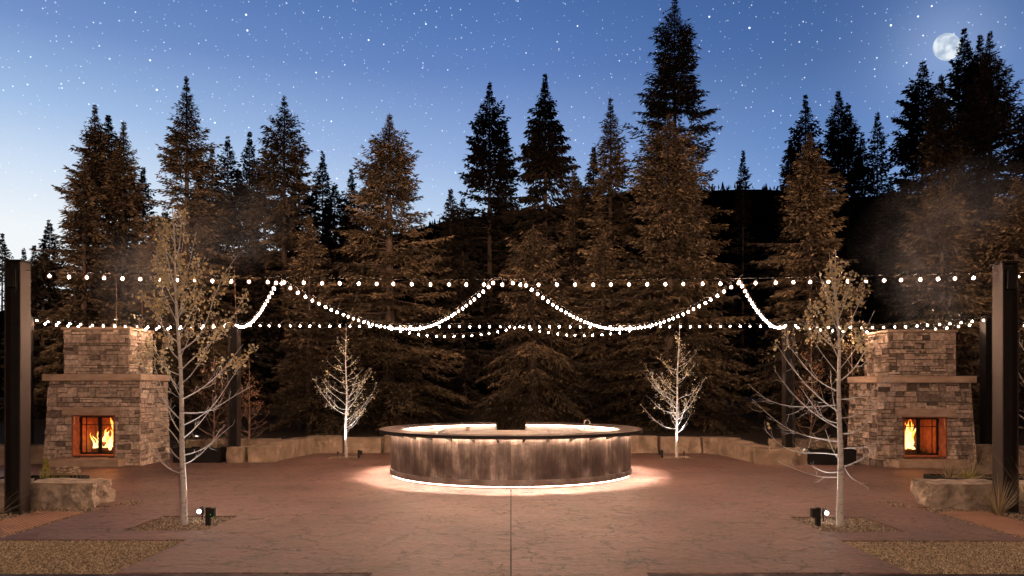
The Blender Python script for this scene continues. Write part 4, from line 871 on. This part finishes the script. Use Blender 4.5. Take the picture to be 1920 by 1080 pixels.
TREES = [
 (868, 372, 58, 88, 0, .6, 0, 1.9, 'black spruce low on the left shoulder of the tall black one near the centre'),
 (1085, 330, 54, 90, 0, .6, 0, 1.9, 'low black spruce between the drooping spruce and the narrow pointed lit one'),
 (375, 330, 52, 100, 0, .6, 0, 1.8, 'black spruce hidden behind the base of the tall lit spruce above the left aspen'),

 (448, 318, 54, 82, 0, .6, 0, 1.9, 'dark filler spruce low between the two black narrow conifers on the left'),
 (628, 342, 55, 72, 0, .6, 0, 1.9, 'low black spruce right beneath the cone shaped black conifer'),
 (692, 330, 56, 78, 0, .62, 0, 1.9, 'black spruce at the left flank of the large lit feathery spruce'),
 (310, 392, 50, 85, 0, .6, 0, 1.8, 'black spruce low in the gap right of the left clump'),
 (560, 330, 52, 100, 0, .6, 0, 1.8, 'dark spruce hidden low behind the broad dense brown spruce'),
 (800, 455, 46, 80, 0, .6, 0, 1.7, 'low dark spruce right of the large lit feathery spruce'),

 # px, ytop, d, halfwidth px, lit, p, droop, gran, label
 (178, 196, 37, 150, 1, .80, 0, 1.2, 'lit spruce with a long thin tip, tallest of the clump above the left fireplace'),
 (203, 216, 44, 95, 0, .62, 0, 1.5, 'dark blunt topped conifer squeezed between two lit spruces above the left fireplace'),
 (232, 226, 35, 120, 1, .80, 0, 1.15, 'lit spruce at the right side of the clump above the left fireplace'),
 (158, 300, 33, 120, 1, .8, 0, 1.1, 'shorter lit spruce at the left side of the clump above the left fireplace'),
 (268, 312, 52, 62, 0, .7, 0, 1.8, 'small black conifer in the gap left of the slender tall lit spruce'),
 (350, 142, 34, 130, 1, .80, .05, 1.1, 'tall lit spruce rising above the left aspen tree'),
 (398, 278, 37, 95, 1, .75, 0, 1.2, 'lower lit spruce leaning on the right side of the tall one above the left aspen'),
 (427, 255, 58, 60, 0, .62, 0, 2.0, 'black conifer just right of the tall spruce above the left aspen tree'),
 (468, 247, 60, 58, 0, .62, 0, 2.0, 'black narrow conifer left of the broad blunt brown spruce'),
 (533, 178, 42, 118, 1, .66, 0, 1.35, 'broad dense brown spruce with a pointed top left of centre'),
 (497, 275, 46, 92, 1, .66, 0, 1.45, 'brown spruce forming the left shoulder of the broad dense one'),
 (605, 282, 62, 66, 0, .75, 0, 2.0, 'black cone shaped conifer right of the broad dense brown spruce'),
 (658, 318, 64, 60, 0, .7, 0, 2.1, 'low black conifer between the cone shaped one and the lit spruce left of the bar'),
 (580, 402, 28.5, 88, 1, .72, 0, .95, 'small bright lit young spruce behind the left swag of lights'),
 (730, 212, 31, 170, 1, .72, 0, 1.0, 'large lit spruce with open feathery branches rising above the far left bare tree'),
 (918, 152, 50, 105, 0, .72, 0, 1.55, 'tall black spruce with a thin tip just left of the centre'),
 (948, 232, 52, 60, 0, .7, 0, 1.6, 'thin black conifer touching the right side of the tall black one near the centre'),
 (845, 352, 47, 60, 0, .7, 0, 1.6, 'short black conifer at the low gap where the hill meets the sky'),
 (1022, 138, 41, 125, 0, .78, .42, 1.3, 'dark spruce with tiered drooping branches right of the centre'),
 (1000, 420, 28, 150, 1, .62, .25, .95, 'spruce with drooping lit boughs directly behind the opening of the bar'),
 (1077, 303, 40, 62, 1, .75, 0, 1.3, 'small thin topped spruce between the drooping one and its right neighbours'),
 (1113, 275, 38, 70, 0, .75, 0, 1.25, 'slim dark spruce leaning on the left side of a taller narrow one right of centre'),
 (1145, 182, 36, 112, 1, .78, 0, 1.15, 'narrow pointed lit spruce halfway between the drooping one and the tallest tree'),
 (1265, -8, 43, 124, 1, .64, 0, 1.4, 'tallest tree of all, columnar, its tip cut by the top of the photo'),
 (1255, 212, 31, 165, 1, .66, 0, 1.0, 'wide lit spruce standing in front of the tallest tree'),
 (1393, 282, 66, 42, 0, .7, 0, 2.1, 'small isolated black conifer on the ridge right of the tallest tree'),
 (1510, 178, 56, 95, 0, .75, .1, 1.8, 'black spruce rising behind the reddish lit one on the right'),
 (1482, 262, 58, 60, 0, .7, 0, 1.9, 'black lower conifer left of the spruce behind the reddish lit one'),
 (1517, 248, 32, 122, 1, .58, .1, 1.05, 'wide reddish lit spruce rising above the right aspen tree'),
 (1572, 168, 58, 62, 0, .5, 0, 1.8, 'black columnar conifer with a needle tip right of the reddish lit spruce'),
 (1590, 192, 57, 58, 0, .5, 0, 1.8, 'black columnar conifer joined to the right side of its needle tipped twin'),
 (1617, 248, 62, 44, 0, .65, 0, 2.0, 'small black conifer between the columnar pair and a thin lone one'),
 (1645, 208, 64, 46, 0, .6, 0, 2.0, 'thin lone black conifer with sky on both sides, left of the moon group'),
 (1730, 113, 48, 100, 0, .55, 0, 1.5, 'black pointed spruce just left below the moon'),
 (1765, 138, 40, 105, 1, .66, 0, 1.3, 'faintly lit brown spruce directly below the moon'),
 (1808, 54, 50, 70, 0, .48, 0, 1.55, 'black spruce whose tip covers the right rim of the moon'),
 (1838, 66, 52, 68, 0, .48, 0, 1.6, 'black spruce in the middle of the three tips right of the moon'),
 (1856, 58, 42, 140, 1, .68, 0, 1.35, 'rightmost of the three tips right of the moon, a broad dark brown spruce'),
 (1765, 345, 31, 130, 1, .55, .05, 1.05, 'lit bushy spruce rising behind the chimney of the right fireplace'),
 (1905, 330, 30, 125, 1, .6, .05, 1.05, 'lit spruce behind the right edge post'),
 (1935, 160, 48, 90, 0, .6, 0, 1.6, 'black spruce cut by the right edge of the photo'),
 (1670, 330, 55, 45, 0, .6, 0, 1.9, 'low black ragged conifer at the left foot of the moon group'),
 (4, 438, 70, 45, 0, .7, 0, 2.2, 'small black conifer cut by the left edge of the photo'),
 (45, 465, 74, 26, 0, .7, 0, 2.2, 'tiny black conifer above the left edge post'),
 (64, 460, 76, 28, 0, .7, 0, 2.2, 'tiny black conifer right of its twin above the left edge post'),
 (93, 412, 60, 44, 0, .6, 0, 2.2, 'loose black pine at the left foot of the clump above the left fireplace'),
 (455, 480, 38, 90, 0, .7, .05, 1.2, 'dim low spruce behind the left far steel post'),
 (868, 470, 38, 105, 0, .7, .1, 1.25, 'dim spruce standing in the dark left of the bar opening'),
 (1130, 430, 34, 105, 1, .66, .05, 1.15, 'lit lower spruce behind the right half of the bar'),
 (80, 470, 34, 105, 0, .7, .05, 1.2, 'dim spruce right of the left edge post, behind the left fireplace'),
 (290, 430, 32, 100, 1, .66, .05, 1.1, 'lit lower spruce between the left fireplace and the aspen trunk'),
]
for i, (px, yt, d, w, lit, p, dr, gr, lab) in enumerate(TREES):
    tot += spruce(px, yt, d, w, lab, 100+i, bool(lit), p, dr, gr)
print('twigs', tot)

# ------------------------------------------------------------------ chimney smoke
def smoke_material(seed, dens):
    m = bpy.data.materials.new('thin_smoke'); m.use_nodes = True; t = m.node_tree; t.nodes.clear()
    tcn = nd(t, 'ShaderNodeTexCoord'); ln = nd(t, 'ShaderNodeVectorMath', operation='LENGTH'); t.links.new(tcn.outputs['Object'], ln.inputs[0])
    mp = nd(t, 'ShaderNodeMapping'); mp.inputs['Location'].default_value = (seed, seed, 0); t.links.new(tcn.outputs['Object'], mp.inputs[0])
    n = nd(t, 'ShaderNodeTexNoise'); n.inputs['Scale'].default_value = 1.9; n.inputs['Detail'].default_value = 3; n.inputs['Distortion'].default_value = .8; t.links.new(mp.outputs[0], n.inputs['Vector'])
    f = math_node(t, 'SUBTRACT', 1, ln.outputs['Value'], None, True)
    w = math_node(t, 'MULTIPLY', math_node(t, 'SUBTRACT', n.outputs['Fac'], .36), 3.2, None, True)
    d = math_node(t, 'MULTIPLY', math_node(t, 'MULTIPLY', f, w), dens)
    v = nd(t, 'ShaderNodeVolumePrincipled'); v.inputs['Color'].default_value = (.80, .87, 1, 1); v.inputs['Anisotropy'].default_value = .1; t.links.new(d, v.inputs['Density'])
    o = nd(t, 'ShaderNodeOutputMaterial'); t.links.new(v.outputs[0], o.inputs['Volume']); return m
for i, (c, r_, rot, dn) in enumerate((((11.4, 20.3, 4.9), (1.5, 1.2, 1.7), .3, .22), ((12.6, 21.8, 7.0), (3.0, 1.6, 1.6), -.45, .11), ((-10.2, 20.6, 5.0), (1.5, 1.2, 1.6), .3, .15), ((-8.4, 22.0, 6.6), (2.6, 1.5, 1.5), -.4, .09))):
    g = Geo(); th = np.linspace(0, PI, 13); g.lathe([(max(.004, math.sin(a)), math.cos(a)) for a in th[::-1]], 0, 0, 18)
    o = g.build('smoke', smoke_material(i*3.7+1, dn)); o.location = c; o.scale = r_; o.rotation_euler = (0, rot, 0); tag(o, kind='stuff')
scene.cycles.volume_step_rate = 4; scene.cycles.volume_bounces = 0

# ------------------------------------------------------------------ moon
def moon_material():
    m = bpy.data.materials.new('moon_surface'); m.use_nodes = True; t = m.node_tree; t.nodes.clear()
    tcn = nd(t, 'ShaderNodeTexCoord'); n = nd(t, 'ShaderNodeTexNoise'); n.inputs['Scale'].default_value = .055; n.inputs['Detail'].default_value = 5; t.links.new(tcn.outputs['Object'], n.inputs['Vector'])
    rp = ramp_node(t, [(.38, (.42, .52, .66)), (.5, (.62, .71, .82)), (.6, (.82, .88, .95))]); t.links.new(n.outputs['Fac'], rp.inputs[0])
    e = nd(t, 'ShaderNodeEmission'); t.links.new(rp.outputs[0], e.inputs[0]); e.inputs[1].default_value = 1.0; o = nd(t, 'ShaderNodeOutputMaterial'); t.links.new(e.outputs[0], o.inputs[0]); return m
g = Geo(); th = np.linspace(0, PI, 33)
g.lathe([(max(.01, 25*math.sin(a)), 25*math.cos(a)) for a in th], 817, 1400, 48); 
_ax = np.array([817/1400, 0, 642/1400]); _k = np.linalg.norm(_ax); _ax = _ax/_k
_c = np.array([817, 1400, 0], dtype=np.float32); _q = g.V[-1]-_c; _q += np.outer(_q@_ax, _ax)*(1/math.sqrt(1+_k*_k)-1); g.V[-1] = (_q+_c).astype(np.float32); g.V[-1][:, 2] += 642
tag(g.build('moon', moon_material(), smooth=True), 'full moon in the sky at the upper right, its rim behind a spruce tip', 'moon')
